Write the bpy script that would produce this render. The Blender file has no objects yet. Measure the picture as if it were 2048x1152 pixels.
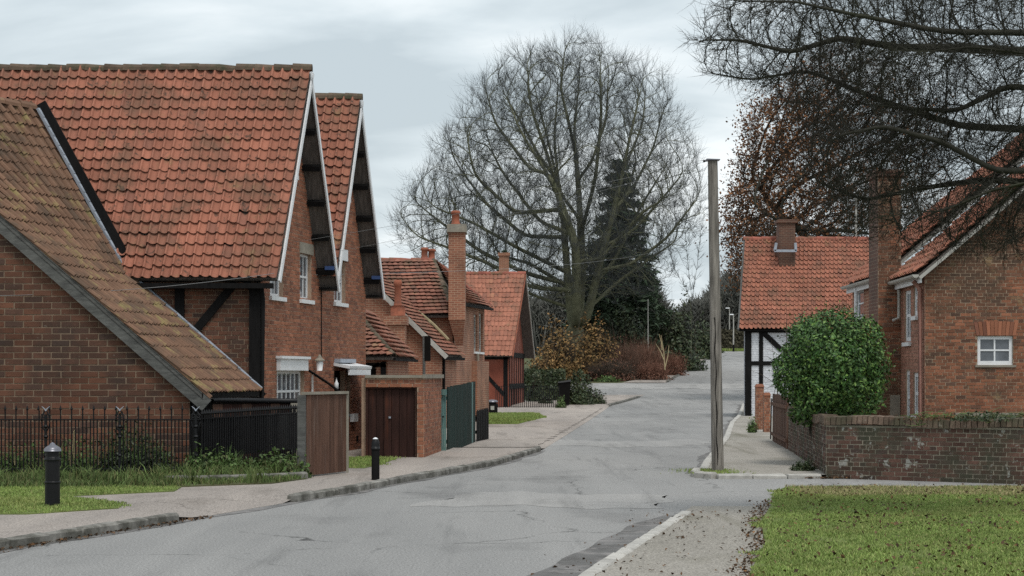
import bpy, math, random
import numpy as np
from mathutils import Vector, Matrix
random.seed(7)
DENOISE = False
RNG = np.random.default_rng(7)
SC = bpy.context.scene
COL = SC.collection

# ------------------------------------------------------------ camera
F, H, CX, CH = 3600.0, 750.0, 1024.0, 2.0      # focal length and horizon in photo pixels, eye height in metres
cam_d = bpy.data.cameras.new('camera')
cam = bpy.data.objects.new('camera', cam_d); COL.objects.link(cam)
cam.location = (0, 0, CH); cam.rotation_euler = (math.radians(90), 0, 0)
cam_d.sensor_width = 36.0; cam_d.lens = 36.0 * F / 2048.0
cam_d.shift_y = (H - 576.0) / 2048.0
cam_d.clip_start = 0.5; cam_d.clip_end = 3000
SC.camera = cam

# ------------------------------------------------------------ world, sun, exposure
SUN_EL, SUN_AZ = 62.0, 162.0       # degrees; azimuth clockwise from +Y (the street's far end)
w = bpy.data.worlds.new('World'); SC.world = w; w.use_nodes = True
nt = w.node_tree; N = nt.nodes; L = nt.links
for n in list(N): N.remove(n)
out = N.new('ShaderNodeOutputWorld'); bg = N.new('ShaderNodeBackground'); L.new(bg.outputs[0], out.inputs[0])
sky = N.new('ShaderNodeTexSky'); sky.sky_type = 'NISHITA'; sky.sun_disc = False
sky.sun_elevation = math.radians(SUN_EL); sky.sun_rotation = math.radians(SUN_AZ)
sky.air_density = 1.5; sky.dust_density = 3.0
bg.inputs['Strength'].default_value = 0.1
tc = N.new('ShaderNodeTexCoord')
sep = N.new('ShaderNodeSeparateXYZ'); L.new(tc.outputs['Generated'], sep.inputs[0])
dz = N.new('ShaderNodeMath'); dz.operation = 'ABSOLUTE'; L.new(sep.outputs['Z'], dz.inputs[0])
dz2 = N.new('ShaderNodeMath'); dz2.operation = 'ADD'; L.new(dz.outputs[0], dz2.inputs[0]); dz2.inputs[1].default_value = 0.16
cxy = N.new('ShaderNodeVectorMath'); cxy.operation = 'DIVIDE'
cmb = N.new('ShaderNodeCombineXYZ')
for i in range(3): L.new(dz2.outputs[0], cmb.inputs[i])
L.new(tc.outputs['Generated'], cxy.inputs[0]); L.new(cmb.outputs[0], cxy.inputs[1])
n1 = N.new('ShaderNodeTexNoise'); n1.inputs['Scale'].default_value = 1.5; n1.inputs['Detail'].default_value = 7; n1.inputs['Roughness'].default_value = 0.5
n1.inputs['Distortion'].default_value = 0.35
off = N.new('ShaderNodeVectorMath'); off.operation = 'ADD'; off.inputs[1].default_value = (3.3, 1.2, 0.4)
L.new(cxy.outputs[0], off.inputs[0]); L.new(off.outputs[0], n1.inputs['Vector'])
cr = N.new('ShaderNodeValToRGB'); L.new(n1.outputs['Fac'], cr.inputs[0])
e = cr.color_ramp.elements
e[0].position = 0.40; e[0].color = (5.2, 5.95, 6.4, 1)
e[1].position = 0.62; e[1].color = (9.0, 9.5, 9.7, 1)
m_ = e.new(0.5); m_.color = (6.7, 7.45, 7.85, 1)
mx = N.new('ShaderNodeMix'); mx.data_type = 'RGBA'; mx.inputs['Factor'].default_value = 0.9
L.new(sky.outputs[0], mx.inputs['A']); L.new(cr.outputs[0], mx.inputs['B']); L.new(mx.outputs['Result'], bg.inputs['Color'])

sd = bpy.data.lights.new('sun', 'SUN'); sun = bpy.data.objects.new('sun', sd); COL.objects.link(sun)
sd.energy = 1.5; sd.angle = math.radians(16); sd.color = (1.0, 0.97, 0.92)
_az, _el = math.radians(SUN_AZ), math.radians(SUN_EL)
SUNV = Vector((math.sin(_az) * math.cos(_el), math.cos(_az) * math.cos(_el), math.sin(_el)))
sun.rotation_euler = SUNV.to_track_quat('Z', 'Y').to_euler()
sun.location = SUNV * 60

SC.view_settings.view_transform = 'Standard'; SC.view_settings.look = 'None'
SC.view_settings.exposure = 0.22; SC.view_settings.gamma = 1.0; SC.view_settings.use_curve_mapping = False
SC.cycles.max_bounces = 5; SC.cycles.diffuse_bounces = 3; SC.cycles.glossy_bounces = 2; SC.cycles.transparent_max_bounces = 6
SC.cycles.use_denoising = DENOISE

# ------------------------------------------------------------ geometry helpers
V = Vector
def zg(d):
    """height of the street profile at distance d: level, then climbing to a crest"""
    if d < 100: return 0.0
    if d < 160: return 0.000308 * (d - 100) ** 2
    if d < 285: return 1.109 + 0.037 * (d - 160)
    if d < 345: t = d - 285; return 5.734 + 0.037 * t - 0.037 / 120 * t * t
    return 6.844
def X(px, d): return (px - CX) * d / F
def Z(py, d): return CH + (H - py) * d / F
def P(px, py, d): return V((X(px, d), d, Z(py, d)))
def proj(p): return (CX + F * p[0] / max(p[1], .1), H - F * (p[2] - CH) / max(p[1], .1))
def lerp(a, b, t): return a + (b - a) * t
WL = {}                                           # where each parent's own frame starts

def tag(o, label=None, cat=None, group=None, kind=None):
    if label: o['label'] = label
    if cat: o['category'] = cat
    if group: o['group'] = group
    if kind: o['kind'] = kind
    return o
def attach(o, parent):
    if parent is not None:
        o.parent = parent
        o.matrix_parent_inverse = Matrix.Translation(-WL.get(parent.name, V((0, 0, 0))))
def thing(name, label, cat, loc=(0, 0, 0), group=None, kind=None):
    o = bpy.data.objects.new(name, None); COL.objects.link(o)
    o.location = loc; o.empty_display_size = 0.2; WL[o.name] = V(loc)
    return tag(o, label, cat, group, kind)
def mesh_obj(name, me, mat, parent=None, origin=None):
    if mat is not None and len(me.materials) == 0: me.materials.append(mat)
    o = bpy.data.objects.new(name, me); COL.objects.link(o)
    if origin is not None:
        me.transform(Matrix.Translation(-V(origin))); o.location = origin; WL[o.name] = V(origin)
    attach(o, parent)
    return o

class MB:
    """collects faces; build() links them as ONE mesh object"""
    def __init__(s): s.v = []; s.f = []; s.r = []
    def face(s, pts, r=0.0):
        b = len(s.v); s.v += [tuple(p) for p in pts]; s.f.append(tuple(range(b, b + len(pts)))); s.r.append(r); return s
    def hexa(s, p, r=0.0):
        """p: 4 bottom points then 4 top points, in the same turning order"""
        b = len(s.v); s.v += [tuple(q) for q in p]
        for f in ((3, 2, 1, 0), (4, 5, 6, 7), (0, 1, 5, 4), (1, 2, 6, 5), (2, 3, 7, 6), (3, 0, 4, 7)):
            s.f.append(tuple(b + i for i in f)); s.r.append(r)
        return s
    def box(s, c, ax, ay, az, r=0.0):
        """centre and three half-vectors"""
        c, ax, ay, az = V(c), V(ax), V(ay), V(az)
        return s.hexa([c - ax - ay - az, c + ax - ay - az, c + ax + ay - az, c - ax + ay - az,
                       c - ax - ay + az, c + ax - ay + az, c + ax + ay + az, c - ax + ay + az], r)
    def aabb(s, x0, x1, y0, y1, z0, z1, r=0.0):
        return s.box(((x0 + x1) / 2, (y0 + y1) / 2, (z0 + z1) / 2), ((x1 - x0) / 2, 0, 0), (0, (y1 - y0) / 2, 0), (0, 0, (z1 - z0) / 2), r)
    def bar(s, a, b, w, t, up=(0, 0, 1), r=0.0):
        """a beam from a to b, w across, t along the 'up' side"""
        a, b = V(a), V(b); d = (b - a).normalized(); up = V(up)
        sd_ = d.cross(up)
        if sd_.length < 1e-4: sd_ = d.cross(V((1, 0, 0)))
        sd_.normalize(); u2 = sd_.cross(d).normalized()
        return s.box((a + b) / 2, (b - a) / 2, sd_ * (w / 2), u2 * (t / 2), r)
    def slab(s, quad, t, r=0.0):
        """a polygon given a thickness t below it"""
        q = [V(p) for p in quad]; n = (q[1] - q[0]).cross(q[2] - q[0]).normalized()
        if n.z < 0: n = -n
        lo = [p - n * t for p in q]; k = len(q); b = len(s.v)
        s.v += [tuple(p) for p in lo + q]
        s.f.append(tuple(b + i for i in reversed(range(k)))); s.f.append(tuple(b + k + i for i in range(k))); s.r += [r, r]
        for i in range(k):
            j = (i + 1) % k; s.f.append((b + i, b + j, b + k + j, b + k + i)); s.r.append(r)
        return s
    def tube(s, pts, rad, n=8, cap=True, r=0.0):
        pts = [V(p) for p in pts]; k = len(pts)
        rr = rad if isinstance(rad, (list, tuple)) else [rad] * k
        b = len(s.v)
        for i, p in enumerate(pts):
            d = (pts[min(i + 1, k - 1)] - pts[max(i - 1, 0)]).normalized()
            a = d.cross(V((0, 0, 1)))
            if a.length < 1e-3: a = d.cross(V((0, 1, 0)))
            a.normalize(); c = d.cross(a)
            for j in range(n):
                t = 2 * math.pi * j / n; s.v.append(tuple(p + (a * math.cos(t) + c * math.sin(t)) * rr[i]))
        for i in range(k - 1):
            for j in range(n):
                j2 = (j + 1) % n
                s.f.append((b + i * n + j, b + i * n + j2, b + (i + 1) * n + j2, b + (i + 1) * n + j)); s.r.append(r)
        if cap:
            s.f.append(tuple(b + j for j in range(n))); s.f.append(tuple(b + (k - 1) * n + j for j in reversed(range(n)))); s.r += [r, r]
        return s
    def lathe(s, c, prof, n=16, r=0.0):
        """profile of (radius, height) turned about the upright through c"""
        c = V(c); return s.tube([c + V((0, 0, h)) for _, h in prof], [max(q, .0005) for q, _ in prof], n, True, r)
    def build(s, name, mat, parent=None, origin=None, smooth=False, kind=None):
        me = bpy.data.meshes.new(name); me.from_pydata(s.v, [], s.f)
        if any(s.r): me.attributes.new('rnd', 'FLOAT', 'FACE').data.foreach_set('value', s.r)
        if smooth: me.shade_smooth()
        me.update()
        o = mesh_obj(name, me, mat, parent, origin)
        if kind: o['kind'] = kind
        return o

def np_mesh(name, verts, faces, mat, parent=None, rnd=None, origin=None, kind=None, smooth=False):
    """verts (n,3), faces (m,k) with k fixed"""
    verts = np.asarray(verts, np.float32); faces = np.asarray(faces, np.int32)
    me = bpy.data.meshes.new(name); k = faces.shape[1]; m = len(faces)
    me.vertices.add(len(verts)); me.vertices.foreach_set('co', verts.ravel())
    me.loops.add(m * k); me.loops.foreach_set('vertex_index', faces.ravel())
    me.polygons.add(m); me.polygons.foreach_set('loop_start', np.arange(0, m * k, k, dtype=np.int32))
    me.update(calc_edges=True)
    if rnd is not None: me.attributes.new('rnd', 'FLOAT', 'FACE').data.foreach_set('value', np.asarray(rnd, np.float32))
    if smooth: me.shade_smooth()
    o = mesh_obj(name, me, mat, parent, origin)
    if kind: o['kind'] = kind
    return o

# ------------------------------------------------------------ materials
MATS = {}
def mat(name, base, var=.2, scale=3.0, rnd=0.0, rough=.8, bump=0.0, bscale=30.0, patches=(), spec=.3, stretch=(1, 1, 1), metal=0.0, rnd_tint=None, detail=4.0):
    m = bpy.data.materials.new(name); m.use_nodes = True; MATS[name] = m
    nt = m.node_tree; N = nt.nodes; L = nt.links
    b = N['Principled BSDF']; b.inputs['Roughness'].default_value = rough; b.inputs['Specular IOR Level'].default_value = spec
    b.inputs['Metallic'].default_value = metal
    geo = N.new('ShaderNodeNewGeometry')
    mp = N.new('ShaderNodeVectorMath'); mp.operation = 'MULTIPLY'; mp.inputs[1].default_value = stretch; L.new(geo.outputs['Position'], mp.inputs[0])
    def noise(sc, det=detail, ro=.6):
        n = N.new('ShaderNodeTexNoise'); n.inputs['Scale'].default_value = sc; n.inputs['Detail'].default_value = det; n.inputs['Roughness'].default_value = ro
        L.new(mp.outputs[0], n.inputs['Vector']); return n.outputs['Fac']
    def mixc(fac, a, bcol, mode='MIX'):
        x = N.new('ShaderNodeMix'); x.data_type = 'RGBA'; x.blend_type = mode
        if isinstance(fac, (int, float)): x.inputs['Factor'].default_value = fac
        else: L.new(fac, x.inputs['Factor'])
        for nm, c in (('A', a), ('B', bcol)):
            if isinstance(c, tuple): x.inputs[nm].default_value = (*c[:3], 1)
            else: L.new(c, x.inputs[nm])
        return x.outputs['Result']
    def rng(v, lo, hi, a=0.0, bb=1.0):
        r = N.new('ShaderNodeMapRange'); L.new(v, r.inputs['Value']); r.inputs['From Min'].default_value = lo; r.inputs['From Max'].default_value = hi
        r.inputs['To Min'].default_value = a; r.inputs['To Max'].default_value = bb; return r.outputs['Result']
    c0 = tuple(x * (1 - var) for x in base); c1 = tuple(min(1, x * (1 + var)) for x in base)
    col = mixc(rng(noise(scale), .3, .7), c0, c1)
    if rnd or rnd_tint:
        at = N.new('ShaderNodeAttribute'); at.attribute_name = 'rnd'; oi = N.new('ShaderNodeObjectInfo')
        ad = N.new('ShaderNodeMath'); ad.operation = 'ADD'; L.new(at.outputs['Fac'], ad.inputs[0]); L.new(oi.outputs['Random'], ad.inputs[1])
        fr = N.new('ShaderNodeMath'); fr.operation = 'FRACT'; L.new(ad.outputs[0], fr.inputs[0])
        if rnd_tint:
            f2 = N.new('ShaderNodeMath'); f2.operation = 'MULTIPLY'; L.new(fr.outputs[0], f2.inputs[0]); f2.inputs[1].default_value = 7.31
            f3 = N.new('ShaderNodeMath'); f3.operation = 'FRACT'; L.new(f2.outputs[0], f3.inputs[0])
            col = mixc(rng(f3.outputs[0], rnd_tint[1], 1.0, 0, rnd_tint[2]), col, rnd_tint[0])
        k = rng(fr.outputs[0], 0, 1, 1 - rnd, 1 + rnd)
        h = N.new('ShaderNodeHueSaturation'); L.new(k, h.inputs['Value']); L.new(col, h.inputs['Color']); col = h.outputs['Color']
    for (pc, ps, lo, hi, amt) in patches:
        col = mixc(rng(noise(ps, 6, .65), lo, hi, 0, amt), col, pc)
    L.new(col, b.inputs['Base Color'])
    if bump:
        bp = N.new('ShaderNodeBump'); bp.inputs['Strength'].default_value = bump; bp.inputs['Distance'].default_value = .02
        L.new(noise(bscale, 5), bp.inputs['Height']); L.new(bp.outputs[0], b.inputs['Normal'])
    return m

M_TILE = mat('clay_pantile', (.33, .133, .086), .16, 1.2, rnd=.14, rough=.85, bump=.3, bscale=25, rnd_tint=((.20, .095, .07), .80, .6),
             patches=(((.15, .09, .06), .9, .50, .66, .7), ((.26, .18, .09), 2.2, .58, .70, .5), ((.05, .042, .032), 6.0, .58, .66, .75)))
M_TILE_OLD = mat('clay_tile_old', (.255, .105, .07), .25, 1.0, rnd=.2, rough=.9, bump=.25, rnd_tint=((.14, .075, .055), .6, .8),
                 patches=(((.10, .085, .05), 1.2, .5, .7, .8), ((.36, .30, .14), 1.6, .62, .74, .6)))
M_TILE_BROWN = mat('weathered_brown_tile', (.185, .105, .068), .22, 1.2, rnd=.16, rough=.9, bump=.3,
                   patches=(((.08, .062, .046), 1.4, .46, .66, .75), ((.27, .225, .09), 2.4, .55, .66, .7)))
M_RIDGE = mat('mossy_ridge_tile', (.12, .085, .06), .3, 4, rnd=.25, rough=.95, bump=.4, patches=(((.05, .055, .03), 3, .45, .65, .8),))
M_RIDGE_RED = mat('red_ridge_tile', (.30, .10, .07), .25, 4, rnd=.2, rough=.9, patches=(((.10, .09, .05), 2, .5, .65, .8),))
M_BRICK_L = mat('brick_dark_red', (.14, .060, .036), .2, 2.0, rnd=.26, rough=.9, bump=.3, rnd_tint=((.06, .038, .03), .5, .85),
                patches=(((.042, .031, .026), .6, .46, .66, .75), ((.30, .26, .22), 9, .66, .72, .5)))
M_MORTAR_L = mat('mortar_brown', (.195, .14, .098), .25, 5, rough=.95)
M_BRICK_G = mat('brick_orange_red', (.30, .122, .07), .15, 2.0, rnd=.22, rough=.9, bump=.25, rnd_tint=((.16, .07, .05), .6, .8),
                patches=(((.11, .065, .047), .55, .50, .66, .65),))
M_MORTAR_G = mat('mortar_tan', (.36, .25, .18), .2, 5, rough=.95)
M_BRICK_R = mat('brick_brown_red', (.245, .10, .056), .2, 2.0, rnd=.30, rough=.9, bump=.25, rnd_tint=((.085, .055, .042), .5, .85),
                patches=(((.075, .05, .034), .55, .46, .60, .75), ((.27, .19, .10), 2.1, .58, .68, .6)))
M_BRICK_P = mat('pink_lit_brick', (.34, .17, .12), .15, 2.0, rnd=.2, rough=.9, bump=.2)  # pink brick lightened: light on the street side is put into its colour
M_MORTAR_R = mat('mortar_buff', (.34, .255, .18), .25, 5, rough=.95, patches=(((.14, .10, .07), .9, .48, .66, .6),))
M_BRICK_W = mat('brick_mossy_wall', (.105, .056, .042), .25, 2.5, rnd=.32, rough=.95, bump=.4, rnd_tint=((.065, .05, .042), .5, .85),
                patches=(((.05, .055, .035), 1.1, .44, .6, .8), ((.40, .41, .37), 4.5, .60, .64, .65)))
M_COPING = mat('weathered_coping', (.15, .105, .078), .3, 3, rnd=.3, rough=.95, bump=.4, patches=(((.075, .075, .045), 2, .45, .62, .7), ((.34, .31, .25), 6, .6, .68, .5)))
M_MORTAR_W = mat('mortar_grey', (.27, .24, .185), .25, 4, rough=.95, patches=(((.07, .075, .045), 1.3, .5, .66, .6),))
M_BLACK = mat('black_timber', (.009, .0085, .0085), .3, 4, spec=.12, rough=.8, bump=.2, bscale=18, stretch=(3, 3, .6))
M_IRON = mat('black_iron', (.008, .008, .009), .2, 8, rough=.45, spec=.25)
M_WHITE = mat('white_paint', (.74, .75, .76), .05, 4, rough=.5, patches=(((.45, .44, .42), 5, .62, .75, .5),))
M_SILL = mat('white_sill', (.72, .73, .73), .08, 5, rough=.6, patches=(((.35, .34, .3), 4, .6, .75, .5),))
M_STONE = mat('stone_lintel', (.27, .245, .20), .25, 6, rough=.9, patches=(((.12, .11, .08), 3, .5, .7, .6),))
M_GLASS = mat('window_glass', (.11, .12, .135), .5, 2.5, rnd=.3, rough=.06, spec=.6)
M_BLIND = mat('net_curtain', (.42, .43, .44), .3, 6, rough=.9, stretch=(5, 5, .4))
M_LEAD = mat('lead_flashing', (.33, .36, .41), .2, 4, rough=.6)
M_GREYWOOD = mat('grey_weathered_board', (.105, .105, .098), .35, 5, rough=.9, bump=.3, bscale=14, stretch=(.8, 3, 3), patches=(((.045, .045, .045), 2, .5, .7, .7),))
M_SOFFIT = mat('soffit_board', (.11, .095, .085), .4, 3, rough=.9, stretch=(6, 1, 1))
M_GATE = mat('brown_gate_board', (.105, .057, .04), .3, 3, spec=.15, rnd=.22, rough=.8, bump=.2, stretch=(4, 4, .4), patches=(((.17, .13, .11), 2, .55, .75, .6),))
M_GARAGE = mat('dark_red_door_board', (.032, .014, .011), .35, 3, spec=.15, rnd=.25, rough=.7, stretch=(4, 4, .5), patches=(((.11, .035, .018), 1.6, .55, .75, .6),))
M_GREEN = mat('dark_green_board', (.012, .03, .026), .3, 3, spec=.12, rnd=.2, rough=.8, stretch=(4, 4, .5), patches=(((.03, .03, .024), 1.2, .45, .6, .6),))
M_TEAL = mat('faded_teal_board', (.11, .20, .19), .25, 3, rnd=.1, rough=.8, stretch=(4, 4, .5), patches=(((.17, .22, .17), 2, .5, .7, .5),))
M_POLE = mat('weathered_pole_wood', (.19, .172, .15), .6, 3, rough=.9, bump=.5, bscale=12, stretch=(6, 6, .5), patches=(((.06, .05, .045), 1.0, .55, .75, .6),))
def worn(name, base, light, dark, crack=.5, grain=.35, vscale=.22, big=.10, speck=22.0):
    """worn road surface: broad lighter and darker lanes, fine grit, specks and a net of cracks"""
    m = bpy.data.materials.new(name); m.use_nodes = True; MATS[name] = m
    nt = m.node_tree; N = nt.nodes; L = nt.links; b = N['Principled BSDF']; b.inputs['Roughness'].default_value = .95; b.inputs['Specular IOR Level'].default_value = .06
    geo = N.new('ShaderNodeNewGeometry'); pos = geo.outputs['Position']
    def scaled(v):
        q = N.new('ShaderNodeVectorMath'); q.operation = 'MULTIPLY'; q.inputs[1].default_value = v; L.new(pos, q.inputs[0]); return q.outputs[0]
    def noise(sc, v=(1, 1, 1), det=6, ro=.6):
        n = N.new('ShaderNodeTexNoise'); n.inputs['Scale'].default_value = sc; n.inputs['Detail'].default_value = det; n.inputs['Roughness'].default_value = ro; L.new(scaled(v), n.inputs['Vector']); return n
    def rng(v, lo, hi, a=0.0, bb=1.0):
        r = N.new('ShaderNodeMapRange'); L.new(v, r.inputs['Value']); r.inputs['From Min'].default_value = lo; r.inputs['From Max'].default_value = hi; r.inputs['To Min'].default_value = a; r.inputs['To Max'].default_value = bb; return r.outputs['Result']
    def mul(a, c):
        q = N.new('ShaderNodeMath'); q.operation = 'MULTIPLY'; L.new(a, q.inputs[0])
        if isinstance(c, float): q.inputs[1].default_value = c
        else: L.new(c, q.inputs[1])
        return q.outputs[0]
    def mix(f, a, c):
        x = N.new('ShaderNodeMix'); x.data_type = 'RGBA'; L.new(f, x.inputs['Factor'])
        for k, q in (('A', a), ('B', c)):
            if isinstance(q, tuple): x.inputs[k].default_value = (*q, 1)
            else: L.new(q, x.inputs[k])
        return x.outputs['Result']
    col = mix(rng(noise(big, (1, .35, 1)).outputs['Fac'], .4, .6), base, light)
    col = mix(rng(noise(.45, (1, .5, 1)).outputs['Fac'], .54, .68, 0, .6), col, dark)
    col = mix(rng(noise(1.1, (1, .045, 1), 3).outputs['Fac'], .5, .66, 0, .5), col, light)
    col = mix(rng(noise(1.6, (1, .07, 1), 4).outputs['Fac'], .56, .68, 0, .45), col, dark)
    h = N.new('ShaderNodeHueSaturation'); L.new(col, h.inputs['Color']); L.new(rng(noise(38, det=3, ro=.8).outputs['Fac'], .3, .7, 1 - grain, 1 + grain), h.inputs['Value']); col = h.outputs[0]
    col = mix(rng(noise(speck, det=2).outputs['Fac'], .68, .74, 0, .55), col, tuple(x * .35 for x in base))
    wv = noise(.9, det=5); ad = N.new('ShaderNodeVectorMath'); ad.operation = 'MULTIPLY_ADD'; L.new(wv.outputs['Color'], ad.inputs[0]); ad.inputs[1].default_value = (1.3, 1.3, 0); L.new(pos, ad.inputs[2])
    vo = N.new('ShaderNodeTexVoronoi'); vo.feature = 'DISTANCE_TO_EDGE'; vo.inputs['Scale'].default_value = vscale; L.new(ad.outputs[0], vo.inputs['Vector'])
    ck = mul(rng(vo.outputs['Distance'], .0, .006, 1, 0), rng(noise(.3).outputs['Fac'], .46, .58, 0, crack)); col = mix(ck, col, tuple(x * .25 for x in base))
    L.new(col, b.inputs['Base Color'])
    bp = N.new('ShaderNodeBump'); bp.inputs['Strength'].default_value = .5; bp.inputs['Distance'].default_value = .015; L.new(noise(55, det=3).outputs['Fac'], bp.inputs['Height']); L.new(bp.outputs[0], b.inputs['Normal'])
    return m
M_ASPHALT = worn('worn_asphalt', (.24, .236, .23), (.315, .307, .296), (.155, .152, .149), 1.0, .5)
M_ASPHALT2 = worn('patched_asphalt', (.295, .287, .277), (.355, .343, .328), (.19, .185, .178), .95, .42, vscale=.6)
M_PAVE = worn('pavement_surface', (.29, .258, .234), (.39, .343, .305), (.16, .14, .122), .9, .55, .35, .16)
M_PAVE_R = worn('grey_pavement', (.27, .25, .218), (.34, .315, .28), (.14, .13, .095), .8, .6, .3, .25)
M_GUTTER = mat('gutter_tarmac', (.16, .155, .15), .3, 1.5, rough=.9, bump=.5, bscale=40, patches=(((.085, .08, .075), .8, .45, .62, .75), ((.27, .25, .24), 2.2, .5, .62, .75), ((.05, .045, .04), 14, .6, .7, .7)))
M_KERB = mat('kerb_stone', (.21, .20, .18), .3, 5, rnd=.2, rough=.9, bump=.35, bscale=20, patches=(((.06, .058, .045), 2.4, .42, .6, .8), ((.36, .34, .30), 6, .6, .7, .5)))
M_KERB_PALE = mat('pale_kerb_stone', (.44, .42, .385), .2, 6, rnd=.12, rough=.9, bump=.3, patches=(((.17, .15, .12), 3, .56, .72, .6),))
M_EARTH = mat('ground_grass_earth', (.075, .085, .035), .35, .8, rough=1.0, bump=.4, patches=(((.10, .075, .045), .5, .5, .65, .7),))
M_LAWN = mat('lawn_soil_green', (.13, .165, .045), .3, 1.2, rough=1.0, bump=.6, bscale=35, patches=(((.17, .155, .06), .7, .55, .72, .6),))
M_BLADE = mat('grass_blade', (.20, .275, .07), .25, .9, rnd=.34, rough=.7, rnd_tint=((.34, .31, .13), .68, .8), patches=(((.29, .30, .10), .5, .52, .68, .55), ((.10, .085, .04), 2.2, .62, .72, .5)))
M_BLADE_D = mat('rank_grass_blade', (.095, .14, .04), .3, 1, rnd=.42, rough=.75, rnd_tint=((.17, .14, .065), .6, .85))
M_STRAW = mat('dry_grass_blade', (.34, .29, .145), .2, 1, rnd=.3, rough=.8)
M_DEAD = mat('fallen_leaf', (.075, .045, .025), .3, 4, rnd=.5, rough=.85, rnd_tint=((.20, .10, .04), .6, .9))
M_BARK = mat('mossy_bark', (.135, .135, .085), .3, 1.5, rough=.95, bump=.4, bscale=8, patches=(((.085, .095, .05), .6, .5, .7, .6),))
M_BARK_D = mat('dark_bark', (.038, .036, .028), .3, 2, rough=.95, bump=.4, bscale=10, patches=(((.055, .06, .034), .9, .5, .7, .6),))
M_TWIG = mat('bare_twigs', (.07, .075, .075), .25, 1, rough=.95)
M_TWIG_B = mat('brown_twigs', (.062, .046, .034), .3, 1, rough=.95)
M_OAKLEAF = mat('withered_oak_leaf', (.19, .088, .04), .3, .5, rnd=.45, rough=.85, rnd_tint=((.085, .05, .03), .5, .9))
M_BEECH = mat('golden_brown_leaf', (.24, .14, .055), .3, .4, rnd=.45, rough=.85, rnd_tint=((.085, .07, .028), .5, .9))
M_LAUREL = mat('glossy_green_leaf', (.042, .10, .021), .3, 2.2, rnd=.5, rough=.5, spec=.35, rnd_tint=((.17, .27, .06), .6, .85))
M_IVY = mat('dark_ivy_leaf', (.042, .06, .027), .3, 1, rnd=.4, rough=.5, rnd_tint=((.075, .075, .03), .65, .8))
M_HEDGE = mat('brown_green_hedge', (.065, .058, .036), .3, 1, rnd=.35, rough=.9)
M_CONIFER = mat('conifer_needles', (.048, .074, .042), .3, .5, rnd=.4, rough=.8)
M_WEED = mat('weed_leaf', (.075, .125, .035), .3, 2, rnd=.45, rough=.6, rnd_tint=((.12, .11, .05), .7, .8))
M_REDTWIG = mat('russet_twigs', (.16, .075, .05), .3, .3, rnd=.3, rough=.9, rnd_tint=((.075, .055, .04), .5, .9))
M_DRY = mat('dry_stalk', (.36, .29, .17), .2, 3, rnd=.2, rough=.9)
M_PLASTER_RED = mat('red_ochre_plaster', (.20, .058, .036), .2, 1.2, rough=.9, patches=(((.25, .10, .07), .8, .5, .7, .6),))
M_WHITEWASH = mat('whitewashed_brick', (.62, .63, .66), .08, 3, rnd=.07, rough=.85)
M_WHITEMORTAR = mat('whitewashed_joint', (.50, .51, .54), .08, 3, rough=.9)
M_POT = mat('terracotta_pot', (.27, .088, .05), .25, 5, rough=.85, patches=(((.10, .06, .05), 3, .5, .7, .6),))
M_PINKPAINT = mat('pink_downpipe', (.33, .17, .135), .15, 4, rough=.6)
M_GALV = mat('pale_grey_gutter', (.40, .385, .35), .15, 4, rough=.6)
M_WIRE = mat('grey_cable', (.22, .22, .22), .1, 4, rough=.6)
M_DARK = mat('dark_interior', (.008, .007, .0065), .2, 2, rough=.9, spec=.1)
M_CAPMETAL = mat('grey_cap_metal', (.17, .17, .19), .2, 6, rough=.35, metal=.4)
M_BLUE = mat('blue_plastic', (.03, .06, .16), .2, 5, rough=.5)
M_FARWOOD = mat('far_twig_mass', (.10, .10, .088), .3, .08, rnd=.3, rough=1)
M_PALEWALL = mat('pale_rendered_wall', (.17, .17, .165), .15, .5, rough=.9)

def brick_tex(name, c1, c2, cm, course, blen):
    """far walls, whose bricks are too small to tell apart"""
    m = bpy.data.materials.new(name); m.use_nodes = True; nt = m.node_tree; N = nt.nodes; L = nt.links; b = N['Principled BSDF']; b.inputs['Roughness'].default_value = .9
    geo = N.new('ShaderNodeNewGeometry'); sp = N.new('ShaderNodeSeparateXYZ'); L.new(geo.outputs['Position'], sp.inputs[0])
    ad = N.new('ShaderNodeMath'); L.new(sp.outputs['X'], ad.inputs[0]); L.new(sp.outputs['Y'], ad.inputs[1])
    cb = N.new('ShaderNodeCombineXYZ'); L.new(ad.outputs[0], cb.inputs[0]); L.new(sp.outputs['Z'], cb.inputs[1])
    t = N.new('ShaderNodeTexBrick'); L.new(cb.outputs[0], t.inputs['Vector']); t.inputs['Scale'].default_value = 1
    t.inputs['Brick Width'].default_value = blen; t.inputs['Row Height'].default_value = course; t.inputs['Mortar Size'].default_value = course * .1
    t.inputs['Color1'].default_value = (*c1, 1); t.inputs['Color2'].default_value = (*c2, 1); t.inputs['Mortar'].default_value = (*cm, 1)
    ns = N.new('ShaderNodeTexNoise'); ns.inputs['Scale'].default_value = .9; ns.inputs['Detail'].default_value = 6; L.new(geo.outputs['Position'], ns.inputs['Vector'])
    hs = N.new('ShaderNodeHueSaturation'); mr = N.new('ShaderNodeMapRange'); L.new(ns.outputs['Fac'], mr.inputs['Value'])
    mr.inputs['From Min'].default_value = .3; mr.inputs['From Max'].default_value = .7; mr.inputs['To Min'].default_value = .65; mr.inputs['To Max'].default_value = 1.2
    L.new(mr.outputs[0], hs.inputs['Value']); L.new(t.outputs['Color'], hs.inputs['Color']); L.new(hs.outputs[0], b.inputs['Base Color'])
    return m
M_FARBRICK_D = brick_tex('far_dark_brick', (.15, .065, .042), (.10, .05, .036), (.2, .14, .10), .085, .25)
M_FARBRICK = brick_tex('far_orange_brick', (.31, .122, .07), (.22, .09, .055), (.40, .27, .18), .085, .25)
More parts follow.
